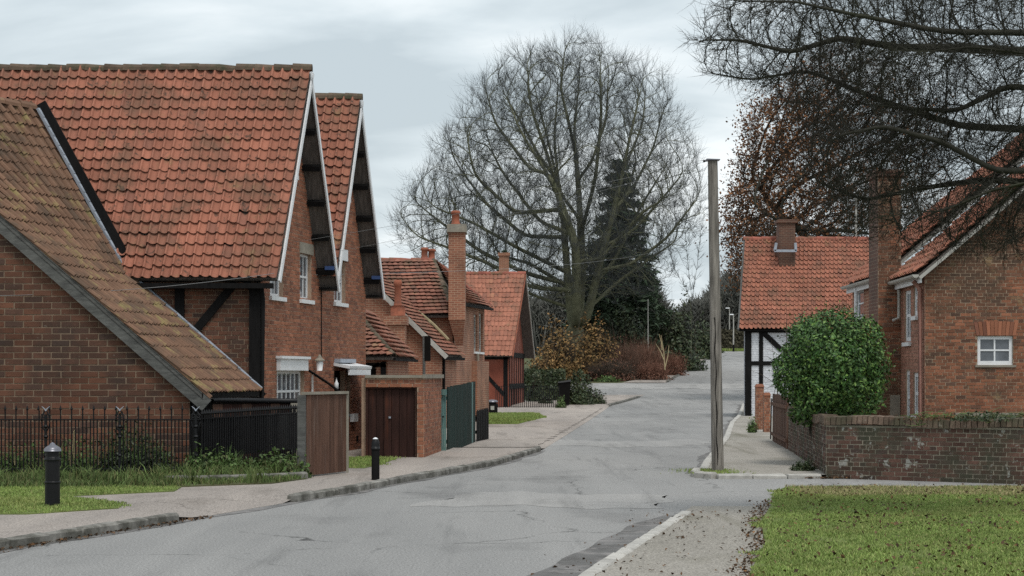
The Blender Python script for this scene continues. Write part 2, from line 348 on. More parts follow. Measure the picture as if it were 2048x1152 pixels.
# ------------------------------------------------------------ walls of single bricks, roofs of single tiles
def np_of(v): return np.array([tuple(p) for p in v], float)
def box_piece(seed=0):
    r = random.Random(seed); j = lambda a: r.uniform(-a, a)
    v = [(-.5, 0, -.5), (.5, 0, -.5), (.5, 0, .5), (-.5, 0, .5)]
    f0 = [(-.48 + j(.012), 1 + j(.25), -.46 + j(.03)), (.48 + j(.012), 1 + j(.25), -.46 + j(.03)), (.48 + j(.012), 1 + j(.25), .46 + j(.03)), (-.48 + j(.012), 1 + j(.25), .46 + j(.03))]
    return np.array(v + f0), [(4, 5, 6, 7), (0, 1, 5, 4), (1, 2, 6, 5), (2, 3, 7, 6), (3, 0, 4, 7)]
BRICKS = [box_piece(i) for i in range(4)]

def emit(pieces, bases, name, mat_, parent, nind, rest_name):
    """pieces: list of (4x4 matrix, rank). The nind that show largest become objects, the rest one joined part"""
    order = sorted(range(len(pieces)), key=lambda i: -pieces[i][1])
    single = set(order[:nind]); mes = []
    for k, (bv, bf) in enumerate(bases):
        me = bpy.data.meshes.new(name); me.from_pydata([tuple(p) for p in bv], [], bf); me.materials.append(mat_); me.update(); mes.append(me)
    rv, rf, rr, nb = [], [], [], 0
    for i, (M, _) in enumerate(pieces):
        k = i % len(bases)
        if i in single:
            o = bpy.data.objects.new(name, mes[k]); COL.objects.link(o); attach(o, parent); o.matrix_basis = M
        else:
            A = np.array(M); bv, bf = bases[k]
            rv.append(bv @ A[:3, :3].T + A[:3, 3]); q = random.random()
            for f in bf: rf.append(tuple(nb + j for j in f)); rr.append(q)
            nb += len(bv)
    if rv:
        me = bpy.data.meshes.new(rest_name); me.from_pydata(np.concatenate(rv).tolist(), [], rf)
        me.attributes.new('rnd', 'FLOAT', 'FACE').data.foreach_set('value', rr); me.update()
        o = mesh_obj(rest_name, me, mat_, parent); o['kind'] = 'stuff'
def rank(p, size, box=None):
    """how large a piece at p shows: 0 when it is out of the picture"""
    x, y = proj(p)
    bx = box or (0, 0, 2048, 1152)
    if not (bx[0] <= x <= bx[2] and bx[1] <= y <= bx[3]): return -p[1]
    return size * F / p[1]

class Wall:
    def __init__(s, O, d, n): s.O, s.d, s.n = V(O), V(d).normalized(), V(n).normalized()
    def p(s, a, z, off=0.0): return V((s.O.x, s.O.y, s.O.z + z)) + s.d * a + s.n * off
def spans(poly, z):
    xs = []
    for i in range(len(poly)):
        (x0, z0), (x1, z1) = poly[i], poly[(i + 1) % len(poly)]
        if (z0 <= z < z1) or (z1 <= z < z0): xs.append(x0 + (x1 - x0) * (z - z0) / (z1 - z0))
    xs.sort(); return [(xs[i], xs[i + 1]) for i in range(0, len(xs) - 1, 2)]
def cut(iv, holes, z):
    for (a, b, z0, z1) in holes:
        if z0 < z < z1:
            o = []
            for (s, e_) in iv:
                if b <= s or a >= e_: o.append((s, e_))
                else:
                    if a > s: o.append((s, a))
                    if b < e_: o.append((b, e_))
            iv = o
    return iv
def backing(wall, poly, holes, parent, mat_, name='wall', off=0.0, depth=.14):
    mb = MB(); zs = sorted(set([round(z, 4) for _, z in poly] + [round(z, 4) for h in holes for z in h[2:]]))
    for za, zb in zip(zs, zs[1:]):
        if zb - za < 1e-4: continue
        e1 = 3e-4
        A, B = cut(spans(poly, za + e1), holes, za + e1), cut(spans(poly, zb - e1), holes, zb - e1)
        if len(A) != len(B): A = B = cut(spans(poly, (za + zb) / 2), holes, (za + zb) / 2)
        for (a0, a1), (b0, b1) in zip(A, B):
            mb.face([wall.p(a0, za, off), wall.p(a1, za, off), wall.p(b1, zb, off), wall.p(b0, zb, off)])
            mb.face([wall.p(b0, zb, off - .2), wall.p(b1, zb, off - .2), wall.p(a1, za, off - .2), wall.p(a0, za, off - .2)])
    for (a, b, z0, z1) in holes:
        c = [(a, z0), (b, z0), (b, z1), (a, z1)]
        for i in range(4):
            (s0, q0), (s1, q1) = c[i], c[(i + 1) % 4]
            mb.face([wall.p(s0, q0, off), wall.p(s1, q1, off), wall.p(s1, q1, off - depth), wall.p(s0, q0, off - depth)])
    return mb.build(name, mat_, parent)
def brick_wall(parent, wall, poly, holes, course, blen, m_mortar, m_brick, nind, proud=.009, name='wall', joint=.15, box=None, headers=True):
    bk = backing(wall, poly, holes, parent, m_mortar, name)
    z0, z1 = min(z for _, z in poly), max(z for _, z in poly)
    pcs = []; n = int((z1 - z0) / course); jt = course * joint
    R = Matrix((( wall.d.x, wall.n.x, 0), (wall.d.y, wall.n.y, 0), (0, 0, 1)))
    for c in range(n + 1):
        za = z0 + c * course; zm = za + course / 2
        if zm > z1: break
        for (s, e_) in cut(spans(poly, zm), holes, zm):
            head = headers and c % 4 == 3
            bl = blen / 2 if head else blen
            st = (c % 2) * bl / 2 + random.uniform(-.01, .01)
            k = math.floor((s - st) / bl); a = st + k * bl
            while a < e_ - .02:
                a0, a1 = max(a, s), min(a + bl, e_)
                a += bl
                if a1 - a0 < .05: continue
                wd = a1 - a0 - jt; ctr = wall.p((a0 + a1) / 2, zm, -.002)
                S = Matrix.Diagonal((wd, proud * random.uniform(.6, 1.5), course - jt, 1))
                M = Matrix.Translation(ctr + wall.d * random.uniform(-.004, .004) + V((0, 0, random.uniform(-.003, .003)))) @ R.to_4x4() @ S
                pcs.append((M, rank(ctr, wd * abs(wall.n.y) + course, box)))
    emit(pcs, BRICKS, 'brick', m_brick, bk, nind, 'bricks_beyond')
    return bk

def tile_base(w_, g, amp=.058, lip=.068, roll=.36, n=8, flat=False, waves=1):
    """one pantile: a narrow roll beside a broad trough, its lower lip lifted clear of the tile below"""
    top, bot = [], []
    def prof(x):
        if waves != 1: return amp * math.sin(2 * math.pi * waves * x)
        if flat: return .012 * math.sin(math.pi * x)
        if x < roll: return amp * math.sin(math.pi * x / roll) * .9
        return -amp * .55 * math.sin(math.pi * (x - roll) / (1 - roll))
    v = []; xs = [i / n for i in range(n + 1)]
    ln = g * 1.14
    for (y, zo) in ((-.0, lip), (ln, .016)):
        for x in xs: v.append(((x - .5) * w_ * 1.02, y, prof(x) + zo))
    for x in xs: v.append(((x - .5) * w_ * 1.02, .02, prof(x) + lip - .018))
    f = []
    m = n + 1
    for i in range(n):
        f.append((i, i + 1, m + i + 1, m + i)); f.append((2 * m + i, 2 * m + i + 1, i + 1, i))
    return np.array(v), f
def round_tile(w_, g, lip=.085, n=6):
    """a plain tile with a rounded lower edge"""
    v = []; m = n + 1; ln = g * 1.1
    for k, zo in ((0, lip), (2, lip - .016)):
        for i in range(m):
            x = i / n; y = -g * .22 * math.sin(math.pi * x); v.append(((x - .5) * w_ * .98, y, .03 * math.sin(math.pi * x) * 1 + zo))
    for i in range(m): v.append(((i / n - .5) * w_ * .98, ln, .03 * math.sin(math.pi * i / n) + .012))
    f = []
    for i in range(n):
        f.append((i, i + 1, 2 * m + i + 1, 2 * m + i)); f.append((m + i, m + i + 1, i + 1, i))
    return np.array(v), f
def tile_rows(parent, lines, w_, mat_, nind, base_fn=tile_base, lift=.05, box=None, fixed=None, jit=1.0):
    """lines: the courses from the eaves up, each a (left point, right point); tiles fill every course"""
    pcs = []; bases = None
    ls_ = [(V(b) - V(a)).length for a, b in lines]
    if fixed is None and max(ls_) < min(ls_) * 1.08: fixed = max(1, round(sum(ls_) / len(ls_) / w_))
    for (a, b), (c, d) in zip(lines, lines[1:]):
        a, b, c, d = V(a), V(b), V(c), V(d)
        ln = (b - a).length
        n = fixed or max(1, round(ln / w_)); g = (((c + d) - (a + b)) / 2).length
        if bases is None:
            q = [base_fn(w_, g) for _ in range(3)]
            bases = []
            for i, (v, f) in enumerate(q):
                v = v.copy(); v[:, 2] += np.sin(v[:, 0] * 9 + i) * .003; bases.append((v, f))
        for i in range(n):
            t = (i + .5) / n
            p0, p1 = lerp(a, b, t), lerp(c, d, t)
            ex = (b - a).normalized(); ey = p1 - p0; gy = ey.length; ey.normalize(); nz = ex.cross(ey).normalized()
            if nz.z < 0: nz = -nz
            ex2 = ey.cross(nz)
            R = Matrix(((ex2.x, ey.x, nz.x), (ex2.y, ey.y, nz.y), (ex2.z, ey.z, nz.z))).to_4x4()
            J = Matrix.Rotation(random.gauss(0, .012) * jit, 4, 'Z') @ Matrix.Rotation(random.gauss(0, .012) * jit, 4, 'X')
            S = Matrix.Diagonal((ln / n / w_, 1, 1, 1))
            ctr = p0 + nz * (lift + random.uniform(-.003, .006) * jit + .014 * math.sin(p0.x * 1.3 + p0.z * .9) + .010 * math.sin(p0.x * 3.1 - p0.z * 2.2)) + ey * (random.uniform(-.010, .010) - (.05 if random.random() < .012 else 0)) * jit
            pcs.append((Matrix.Translation(ctr) @ R @ J @ S, rank((p0 + p1) / 2, w_, box)))
    emit(pcs, bases, 'roof_tile', mat_, parent, nind, 'roof_tiles_beyond')
def quad_lines(A, B, C, D, rows, sag=0.0):
    """A,B eaves left and right; C,D ridge right and left"""
    o = []
    for r in range(rows + 1):
        v = r / rows; a, b = lerp(V(A), V(D), v), lerp(V(B), V(C), v); o.append((a, b))
    return o
def deck(parent, quad, m_=None, t=.07, name='roof'):
    return MB().slab(quad, t).build(name, m_ or M_SOFFIT, parent)
def ridge_tiles(parent, a, b, rad, ln, mat_, name='ridge_tile'):
    """half-round ridge tiles end to end"""
    a, b = V(a), V(b); n = max(1, round((b - a).length / ln)); d = (b - a).normalized(); sd_ = d.cross(V((0, 0, 1))).normalized(); up = sd_.cross(d)
    v = []; k = 6
    for y in (0, 1):
        for rr in (1.0 + (.12 if y == 0 else 0), .8):
            for i in range(k + 1):
                t = math.pi * (i / k) * 1.1 - .157; v.append((math.cos(t) * rad * rr, y * ln * 1.03, math.sin(t) * rad * rr))
    m = k + 1; f = []
    for i in range(k):
        f += [(i, i + 1, 2 * m + i + 1, 2 * m + i), (m + i, 2 * m + m + i, 2 * m + m + i + 1, m + i + 1), (i, m + i, m + i + 1, i + 1), (2 * m + i, 2 * m + i + 1, 3 * m + i + 1, 3 * m + i)]
    me = bpy.data.meshes.new(name); me.from_pydata(v, [], f); me.materials.append(mat_)
    for i in range(n):
        o = bpy.data.objects.new(name, me); COL.objects.link(o); attach(o, parent)
        R = Matrix(((sd_.x, d.x, up.x), (sd_.y, d.y, up.y), (sd_.z, d.z, up.z))).to_4x4()
        o.matrix_basis = Matrix.Translation(a + d * (i * (b - a).length / n) + up * random.uniform(-.008, .008)) @ R @ Matrix.Rotation(random.gauss(0, .02), 4, 'X')
def window(parent, wall, s0, s1, z0, z1, nx, nz, rec=.09, fw=.055, bar=.028, m_frame=None, sill=True, sill_out=.07, label=None, blind=True, meet=True):
    mf = m_frame or M_WHITE
    mb = MB(); dep = .05
    def bx(mb, a0, a1, q0, q1, o0, o1):
        c = wall.p((a0 + a1) / 2, (q0 + q1) / 2, (o0 + o1) / 2)
        mb.box(c, wall.d * (a1 - a0) / 2, wall.n * (o1 - o0) / 2, V((0, 0, (q1 - q0) / 2)))
    bx(mb, s0, s0 + fw, z0, z1, -rec - dep, -rec); bx(mb, s1 - fw, s1, z0, z1, -rec - dep, -rec)
    bx(mb, s0 + fw, s1 - fw, z0, z0 + fw * 1.2, -rec - dep, -rec); bx(mb, s0 + fw, s1 - fw, z1 - fw, z1, -rec - dep, -rec)
    o = mb.build('window', mf, parent)
    if label: o['label'] = label
    a0, a1, q0, q1 = s0 + fw, s1 - fw, z0 + fw * 1.2, z1 - fw
    for i in range(1, nx):
        g = MB(); x = a0 + (a1 - a0) * i / nx; bx(g, x - bar / 2, x + bar / 2, q0, q1, -rec - dep * .8, -rec - .008); g.build('glazing_bar', mf, o)
    for i in range(1, nz):
        g = MB(); z = q0 + (q1 - q0) * i / nz; bw = bar * 1.5 if meet and i == nz // 2 else bar; bx(g, a0, a1, z - bw / 2, z + bw / 2, -rec - dep * .75, -rec - .003); g.build('glazing_bar', mf, o)
    for i in range(nx):
        for j in range(nz):
            g = MB(); xa, xb = a0 + (a1 - a0) * i / nx, a0 + (a1 - a0) * (i + 1) / nx; za, zb = q0 + (q1 - q0) * j / nz, q0 + (q1 - q0) * (j + 1) / nz
            bx(g, xa, xb, za, zb, -rec - dep * .6, -rec - dep * .5); g.build('pane', M_GLASS, o)
    if sill:
        g = MB(); bx(g, s0 - .07, s1 + .07, z0 - .09, z0 - .001, -rec - dep, sill_out); g.build('sill', M_SILL, o)
    return o
def beam(parent, wall, s0, z0, s1, z1, wd, out=.03, inn=-.02, mat_=None, name='timber'):
    a, b = wall.p(s0, z0, (out + inn) / 2), wall.p(s1, z1, (out + inn) / 2)
    d = (b - a).normalized(); sd_ = d.cross(wall.n).normalized()
    return MB().box((a + b) / 2, (b - a) / 2, sd_ * wd / 2, wall.n * (out - inn) / 2).build(name, mat_ or M_BLACK, parent)
def wall_box(parent, wall, s0, s1, z0, z1, o0, o1, mat_, name):
    return MB().box(wall.p((s0 + s1) / 2, (z0 + z1) / 2, (o0 + o1) / 2), wall.d * (s1 - s0) / 2, wall.n * (o1 - o0) / 2, V((0, 0, (z1 - z0) / 2))).build(name, mat_, parent)
def chimney_pot(parent, c, r, h, mat_=None):
    return MB().lathe(c, [(r * 1.05, 0), (r * 1.05, h * .12), (r * .9, h * .16), (r * .85, h * .75), (r * 1.12, h * .8), (r * 1.12, h * .9), (r * .9, h), (r * .6, h), (r * .6, h * .8)], 12).build('chimney_pot', mat_ or M_POT, parent, smooth=True)

# ------------------------------------------------------------ plants
def leaf_quads(c, size, aspect=.5, nrm=None, flat=0.0, rng=RNG, fold=.25):
    """c (n,3) leaf centres, a folded diamond each (two triangles)"""
    n = len(c); size = np.broadcast_to(np.asarray(size, float), (n,))
    a = rng.normal(size=(n, 3)); a /= np.linalg.norm(a, axis=1)[:, None]
    b = rng.normal(size=(n, 3))
    if nrm is not None:
        nn = nrm + rng.normal(size=(n, 3)) * .55; nn /= np.linalg.norm(nn, axis=1)[:, None]
        a = a - nn * (a * nn).sum(1)[:, None]; a /= np.linalg.norm(a, axis=1)[:, None]; b = np.cross(nn, a)
    else:
        b = np.cross(a, b)
    b /= np.linalg.norm(b, axis=1)[:, None]; k = np.cross(a, b)
    L_, W_ = size[:, None] * .5, size[:, None] * .5 * aspect
    v = np.stack([c - a * L_, c + b * W_ + k * W_ * fold, c + a * L_, c - b * W_ + k * W_ * fold], 1).reshape(-1, 3)
    i = np.arange(n)[:, None] * 4
    f = np.concatenate([i + np.array([0, 1, 2]), i + np.array([0, 2, 3])], 1).reshape(-1, 3)
    r = np.repeat(rng.random(n), 2)
    return v, f, r
def thin_tubes(p0, p1, p2, r0, rng=RNG):
    """n bent three-sided twigs through three points each, tapering to a tip"""
    n = len(p0); d = p2 - p0; d /= np.linalg.norm(d, axis=1)[:, None] + 1e-9
    a = np.cross(d, rng.normal(size=(n, 3))); a /= np.linalg.norm(a, axis=1)[:, None] + 1e-9; b = np.cross(d, a)
    r0 = np.broadcast_to(np.asarray(r0, float), (n,))[:, None]
    v = []
    for p, k in ((p0, 1.0), (p1, .7)):
        for t in (0, 2.094, 4.189): v.append(p + (a * math.cos(t) + b * math.sin(t)) * r0 * k)
    v.append(p2)
    v = np.stack(v, 1).reshape(-1, 3); i = np.arange(n)[:, None] * 7
    F_ = []
    for j in range(3):
        j2 = (j + 1) % 3
        F_ += [(j, j2, 3 + j2), (j, 3 + j2, 3 + j), (3 + j, 3 + j2, 6)]
    f = (i[:, :, None] + np.array(F_)[None]).reshape(-1, 3)
    return v, f
def cat_meshes(parts):
    vs, fs, nb = [], [], 0
    for v, f in parts: vs.append(v); fs.append(f + nb); nb += len(v)
    return np.concatenate(vs), np.concatenate(fs)
def grow(stems, att, step, di, dk, inertia=.6, trop=(0, 0, .08), iters=140, rng=RNG, wob=.12):
    """branches that grow from the stems towards points spread through the crown"""
    pos, par, dr = [], [], []
    for st in stems:                              # a stem: ((points), parent index or -1)
        pts, p0 = st; prev = p0
        for q in pts:
            q = np.array(q, float); d = q - pos[prev] if prev >= 0 else np.array([0, 0, 1.0])
            pos.append(q); par.append(prev); dr.append(d / (np.linalg.norm(d) + 1e-9)); prev = len(pos) - 1
    att = np.array(att); cap = 14000
    Pn = np.zeros((cap, 3)); Pn[:len(pos)] = pos; n = len(pos)
    D = np.zeros((cap, 3)); D[:n] = dr; PA = np.full(cap, -1); PA[:n] = par; NC = np.zeros(cap, int)
    def near(A, lo, hi):
        bd = np.full(len(A), 1e9); bi = np.zeros(len(A), int)
        for s in range(lo, hi, 400):
            dd = ((A[:, None, :] - Pn[None, s:min(s + 400, hi), :]) ** 2).sum(2); j = dd.argmin(1); m = dd[np.arange(len(A)), j]
            k = m < bd; bd[k] = m[k]; bi[k] = j[k] + s
        return bd, bi
    bd, bi = near(att, 0, n); tr = np.array(trop)
    for it in range(iters):
        act = bd < di * di
        if not act.any() or n > cap - 600: break
        ids = bi[act]; vec = att[act] - Pn[ids]; vec /= np.linalg.norm(vec, axis=1)[:, None] + 1e-9
        acc = np.zeros((n, 3)); np.add.at(acc, ids, vec); u = np.unique(ids); u = u[NC[u] < 3]
        if len(u) == 0: break
        a = acc[u]; a /= np.linalg.norm(a, axis=1)[:, None] + 1e-9
        nd = a + D[u] * inertia + tr + rng.normal(size=a.shape) * wob; nd /= np.linalg.norm(nd, axis=1)[:, None]
        k = len(u); Pn[n:n + k] = Pn[u] + nd * step; D[n:n + k] = nd; PA[n:n + k] = u; NC[u] += 1
        b2, i2 = near(att, n, n + k); m = b2 < bd; bd[m] = b2[m]; bi[m] = i2[m]; n += k
        keep = bd > dk * dk; att, bd, bi = att[keep], bd[keep], bi[keep]
        if len(att) == 0: break
    return Pn[:n], PA[:n], D[:n]
def branch_tubes(Pn, PA, rtip, power=2.3, rmax=None, flare=None):
    n = len(Pn); r = np.zeros(n); ch = [[] for _ in range(n)]
    for i in range(n - 1, -1, -1):
        r[i] = r[i] ** (1 / power) if r[i] > 0 else rtip
        if PA[i] >= 0: r[PA[i]] += r[i] ** power; ch[PA[i]].append(i)
    if rmax: r = np.minimum(r, rmax)
    mv, mf = [], []; nb = 0
    todo = [i for i in range(n) if PA[i] < 0]; starts = [(None, i) for i in todo]
    while starts:
        p, i = starts.pop(); chain = ([p] if p is not None else []) + [i]; first = r[i]
        while ch[i]:
            c = sorted(ch[i], key=lambda j: -r[j])
            for o in c[1:]: starts.append((i, o))
            i = c[0]; chain.append(i)
        pts = Pn[chain].copy(); rr = r[chain].copy()
        if p is not None: rr[0] = min(rr[0], first * 1.15)
        if len(pts) > 3:
            q = pts.copy(); pts[1:-1] = (q[:-2] + 2 * q[1:-1] + q[2:]) / 4
        rr[-1] *= .5
        sides = 7 if rr[0] > .12 else (5 if rr[0] > .05 else 3)
        t = np.gradient(pts, axis=0) if len(pts) > 1 else np.array([[0, 0, 1.]])
        t /= np.linalg.norm(t, axis=1)[:, None] + 1e-9
        ref = np.array([.31, .95, .1]) if abs(t[0][1]) < .8 else np.array([1., 0, .1])
        a = np.cross(t, ref); a /= np.linalg.norm(a, axis=1)[:, None] + 1e-9; b = np.cross(t, a)
        ang = np.arange(sides) * 2 * np.pi / sides
        ring = pts[:, None] + (a[:, None] * np.cos(ang)[None, :, None] + b[:, None] * np.sin(ang)[None, :, None]) * rr[:, None, None]
        k = len(pts); mv.append(ring.reshape(-1, 3))
        i0 = (np.arange(k - 1)[:, None] * sides + np.arange(sides)[None]); i1 = (np.arange(k - 1)[:, None] * sides + (np.arange(sides)[None] + 1) % sides)
        mf.append(np.stack([i0, i1, i1 + sides, i0 + sides], 2).reshape(-1, 4) + nb); nb += k * sides
    return np.concatenate(mv), np.concatenate(mf), r
def twig_spray(Pn, D, r, rlim, per, ln, rad, rng=RNG, spread=.7, up=.25, sub=2):
    """fine twigs off every thin branch node, with side twigs of their own"""
    idx = np.where(r < rlim)[0]; idx = np.repeat(idx, per); n = len(idx)
    d = D[idx] + rng.normal(size=(n, 3)) * spread + np.array([0, 0, up]); d /= np.linalg.norm(d, axis=1)[:, None]
    L_ = ln * rng.uniform(.5, 1.3, n)[:, None]
    p0 = Pn[idx]; p1 = p0 + d * L_ * .5 + rng.normal(size=(n, 3)) * ln * .05
    d2 = d + rng.normal(size=(n, 3)) * .3 + np.array([0, 0, up]); d2 /= np.linalg.norm(d2, axis=1)[:, None]
    p2 = p1 + d2 * L_ * .5
    parts = [thin_tubes(p0, p1, p2, rad, rng)]; tips = [p2]
    for s in range(sub):
        d3 = d2 + rng.normal(size=(n, 3)) * .7 + np.array([0, 0, up]); d3 /= np.linalg.norm(d3, axis=1)[:, None]
        q0 = p0 + (p1 - p0) * rng.uniform(.3, 1, n)[:, None]; q2 = q0 + d3 * L_ * rng.uniform(.3, .6, n)[:, None]
        q1 = (q0 + q2) / 2 + rng.normal(size=(n, 3)) * ln * .03
        parts.append(thin_tubes(q0, q1, q2, rad * .7, rng)); tips.append(q2)
    v, f = cat_meshes(parts)
    return v, f, np.concatenate(tips)
def crown_points(prof, d, n, depth=1.0, rng=RNG, hollow=0.0, ymax=None):
    """points through a crown whose outline is given row by row as (photo y, left x, right x) at distance d"""
    ys = np.array([p[0] for p in prof], float); xl = np.array([p[1] for p in prof], float); xr = np.array([p[2] for p in prof], float)
    o = []
    wmax = (xr - xl).max()
    while len(o) < n:
        y = rng.uniform(ys[0], ys[-1]); a, b = np.interp(y, ys, xl), np.interp(y, ys, xr)
        if rng.random() > (b - a) / wmax: continue
        th = rng.uniform(0, 2 * np.pi); rr = math.sqrt(rng.uniform(hollow, 1))
        c, hw = (a + b) / 2, (b - a) / 2
        o.append((X(c + hw * rr * math.cos(th), d), d + hw * rr * math.sin(th) * d / F * depth, Z(y, d)))
    return np.array(o)
def shrub(name, label, cat, c, rad, nleaf, lsize, m_leaf, nstem=20, m_stem=None, group=None, lump=.18, shell=.5, aspect=.55, flat=.0, seed=1, leafy=True):
    """stems rising from the ground through a lumpy mass of leaves"""
    rng = np.random.default_rng(seed); c = V(c); t = thing(name, label, cat, c, group)
    rx, ry, rz = rad; cc = np.array([c.x, c.y, c.z])
    d = rng.normal(size=(nleaf, 3)); d /= np.linalg.norm(d, axis=1)[:, None]; d[:, 2] = np.abs(d[:, 2]) * 1.0
    up = rng.random(nleaf) < .5
    zz = rng.uniform(0, 1, nleaf)
    k = rng.uniform(shell, 1, nleaf)
    ph = rng.uniform(0, 6.28, 6)
    lumps = 1 + lump * (np.sin(d[:, 0] * 5 + ph[0]) * np.sin(d[:, 1] * 5 + ph[1]) + np.sin(d[:, 2] * 7 + d[:, 0] * 3 + ph[2])) * .7 + lump * .5 * np.sin(d[:, 0] * 13 + d[:, 2] * 11 + ph[3])
    p = d * (k * lumps)[:, None] * np.array([rx, ry, rz])
    p[:, 2] = np.where(up, p[:, 2], p[:, 2] * .45)
    if leafy:
        v, f, r = leaf_quads(cc + p, lsize * rng.uniform(.6, 1.35, nleaf), aspect, d, rng=rng)
        np_mesh('foliage', v, f, m_leaf, t, r)
    n = nstem
    a = rng.uniform(0, 6.28, n); b = np.sqrt(rng.random(n))
    p0 = cc + np.stack([np.cos(a) * b * rx * .35, np.sin(a) * b * ry * .35, np.full(n, -.05)], 1)
    e_ = cc + np.stack([np.cos(a) * b * rx * .95, np.sin(a) * b * ry * .95, rz * rng.uniform(.55, 1.02, n) * np.sqrt(1 - .6 * b * b)], 1)
    mid = (p0 + e_) / 2 + rng.normal(size=(n, 3)) * rx * .08
    v, f = thin_tubes(p0, mid, e_, max(.012, rx * .012), rng)
    q0 = np.repeat(mid, 4, 0); q2 = q0 + (np.repeat(e_ - p0, 4, 0) * .35 + rng.normal(size=(n * 4, 3)) * np.array([rx, ry, rz]) * .2); q1 = (q0 + q2) / 2 + rng.normal(size=(n * 4, 3)) * rx * .04
    v2, f2 = thin_tubes(q0, q1, q2, max(.007, rx * .007), rng)
    v, f = cat_meshes([(v, f), (v2, f2)])
    np_mesh('stem', v, f, m_stem or M_TWIG_B, t, np.repeat(rng.random(len(f) // 9), 9) if leafy is False else None)
    return t
def blades(name, label, cat, pts, hgt, wid, m_, rng=RNG, lean=.5, kind='stuff', parent=None):
    """grass: one bent triangle pair to a blade"""
    n = len(pts); h = hgt * rng.uniform(.5, 1.4, n); a = rng.uniform(0, 6.28, n)
    dx = np.stack([np.cos(a), np.sin(a), np.zeros(n)], 1) * (wid * rng.uniform(.6, 1.4, n))[:, None]
    b = rng.uniform(0, 6.28, n); ld = np.stack([np.cos(b), np.sin(b), np.zeros(n)], 1) * (h * lean * rng.uniform(0, 1, n))[:, None]
    up = np.stack([np.zeros(n), np.zeros(n), h], 1)
    v = np.stack([pts - dx, pts + dx, pts + ld * .35 + up * .6 + dx * .7, pts + ld * .35 + up * .6 - dx * .7, pts + ld + up * .95], 1).reshape(-1, 3)
    i = np.arange(n)[:, None] * 5
    f = np.concatenate([i + np.array([0, 1, 2]), i + np.array([0, 2, 3]), i + np.array([3, 2, 4])], 1).reshape(-1, 3)
    o = np_mesh(name, v, f, m_, parent, np.repeat(rng.random(n), 3))
    return tag(o, label, cat, kind=kind)
# ------------------------------------------------------------ ground, road, pavements, kerbs
KL = [(6, -10.5), (12, -8.57), (20.57, -5.85), (24.8, -4.51), (28.46, -3.43), (30.6, -2.76), (33.5, -2.08), (36.5, -1.26), (40, -.38), (48, .81), (59, 1.74), (80, 3.47),
      (114, 6.2), (134, 9.5), (150, 11.9), (170, 14.9), (250, 27.5), (290, 34.0), (340, 44)]
KR = [(6, -1.83), (12, -.54), (17.9, .726), (25.7, 2.4), (34.5, 3.6), (41, 4.5), (55, 6.56), (72, 8.8), (84.7, 10.7), (118, 15.2), (170, 23.5), (250, 37), (290, 44), (340, 54)]
def ip(tab, y): return float(np.interp(y, [t[0] for t in tab], [t[1] for t in tab]))
def sheet(name, left, right, y0, y1, dy, z, m_, cols=6, kind='structure', wob=0.0, parent=None, wy=0.0):
    """a strip of ground between two edges x=left(y), right(y), lying z above the profile"""
    ys = np.arange(y0, y1 + 1e-6, dy); v = []
    for y in ys:
        a, b = left(y), right(y)
        for c in range(cols + 1):
            t = c / cols; wx = wob * math.sin(y * 3.1 + c) if c in (0, cols) else 0
            xx = a + (b - a) * t + wx; yy = y + wy * (math.sin(xx * 1.35 + y0) + .5 * math.sin(xx * 3.7 + 1) + .25 * math.sin(xx * 9.1)); v.append((xx, yy, zg(yy) + (z(y, xx) if callable(z) else z)))
    m = cols + 1; f = [(r * m + c, r * m + c + 1, (r + 1) * m + c + 1, (r + 1) * m + c) for r in range(len(ys) - 1) for c in range(cols)]
    o = np_mesh(name, v, f, m_, parent)
    if kind: o['kind'] = kind
    return o
# the land itself, one sheet to the horizon
ys = list(range(-40, 420, 6)) + [450, 520, 640, 800, 1100, 1500, 2200]; xs = [-1400, -700, -350, -200, -120] + list(range(-90, 100, 10)) + [120, 200, 350, 700, 1400]
gv = [(x, y, zg(y) - .03 + (0.0 if y < 360 else -min(5.0, (y - 360) * .012))) for y in ys for x in xs]
gm = len(xs); gf = [(r * gm + c, r * gm + c + 1, (r + 1) * gm + c + 1, (r + 1) * gm + c) for r in range(len(ys) - 1) for c in range(gm - 1)]
np_mesh('ground', gv, gf, M_EARTH)['kind'] = 'structure'
sheet('road', lambda y: ip(KL, y) - .4, lambda y: ip(KR, y) + .3, 6, 340, 1.0, 0.0, M_ASPHALT, 10)
sheet('road', lambda y: ip(KR, y) - .1, lambda y: 40.0, 25.9, 34.6, .87, .004, M_ASPHALT, 12)                      # side road on the right
sheet('road', lambda y: -30.0, lambda y: ip(KL, y) + .1, 139, 164, 1.25, .004, M_ASPHALT, 12)                     # side road on the left
def hp(y, x=1e9):
    lo = float(np.interp(y, [6, 24.2, 25.2, 28, 28.8, 46.5, 49, 110, 112.5, 133, 136], [.10, .10, .004, .004, .10, .10, .006, .006, .09, .09, .006]))
    if y > 47: return lo
    k = min(1.0, max(0.0, (ip(KL, y) - x) / 1.3)); return lo + (.10 - lo) * k * k * (3 - 2 * k)
sheet('pavement', lambda y: ip(KL, y) - 5.0, lambda y: ip(KL, y), 6, 139, .5, hp, M_PAVE, 16)
sheet('pavement', lambda y: -20.0, lambda y: ip(KL, y) - 5.0, 6, 139, .5, hp, M_PAVE, 4)
sheet('pavement', lambda y: ip(KL, y) - float(np.interp(y, [164, 180, 285], [4.0, 2.4, 2.4])), lambda y: ip(KL, y), 164, 300, 2, .05, M_PAVE, 4)
sheet('pavement', lambda y: ip(KR, y) + .08, lambda y: float(np.interp(y, [6, 27], [1.6, 5.4])), 6, 27.2, .35, .034, M_PAVE_R, 8, wob=.03)
sheet('pavement', lambda y: ip(KR, y) + .05, lambda y: ip(KR, y) + 9, 34.78, 120, .6, .076, M_PAVE_R, 10)
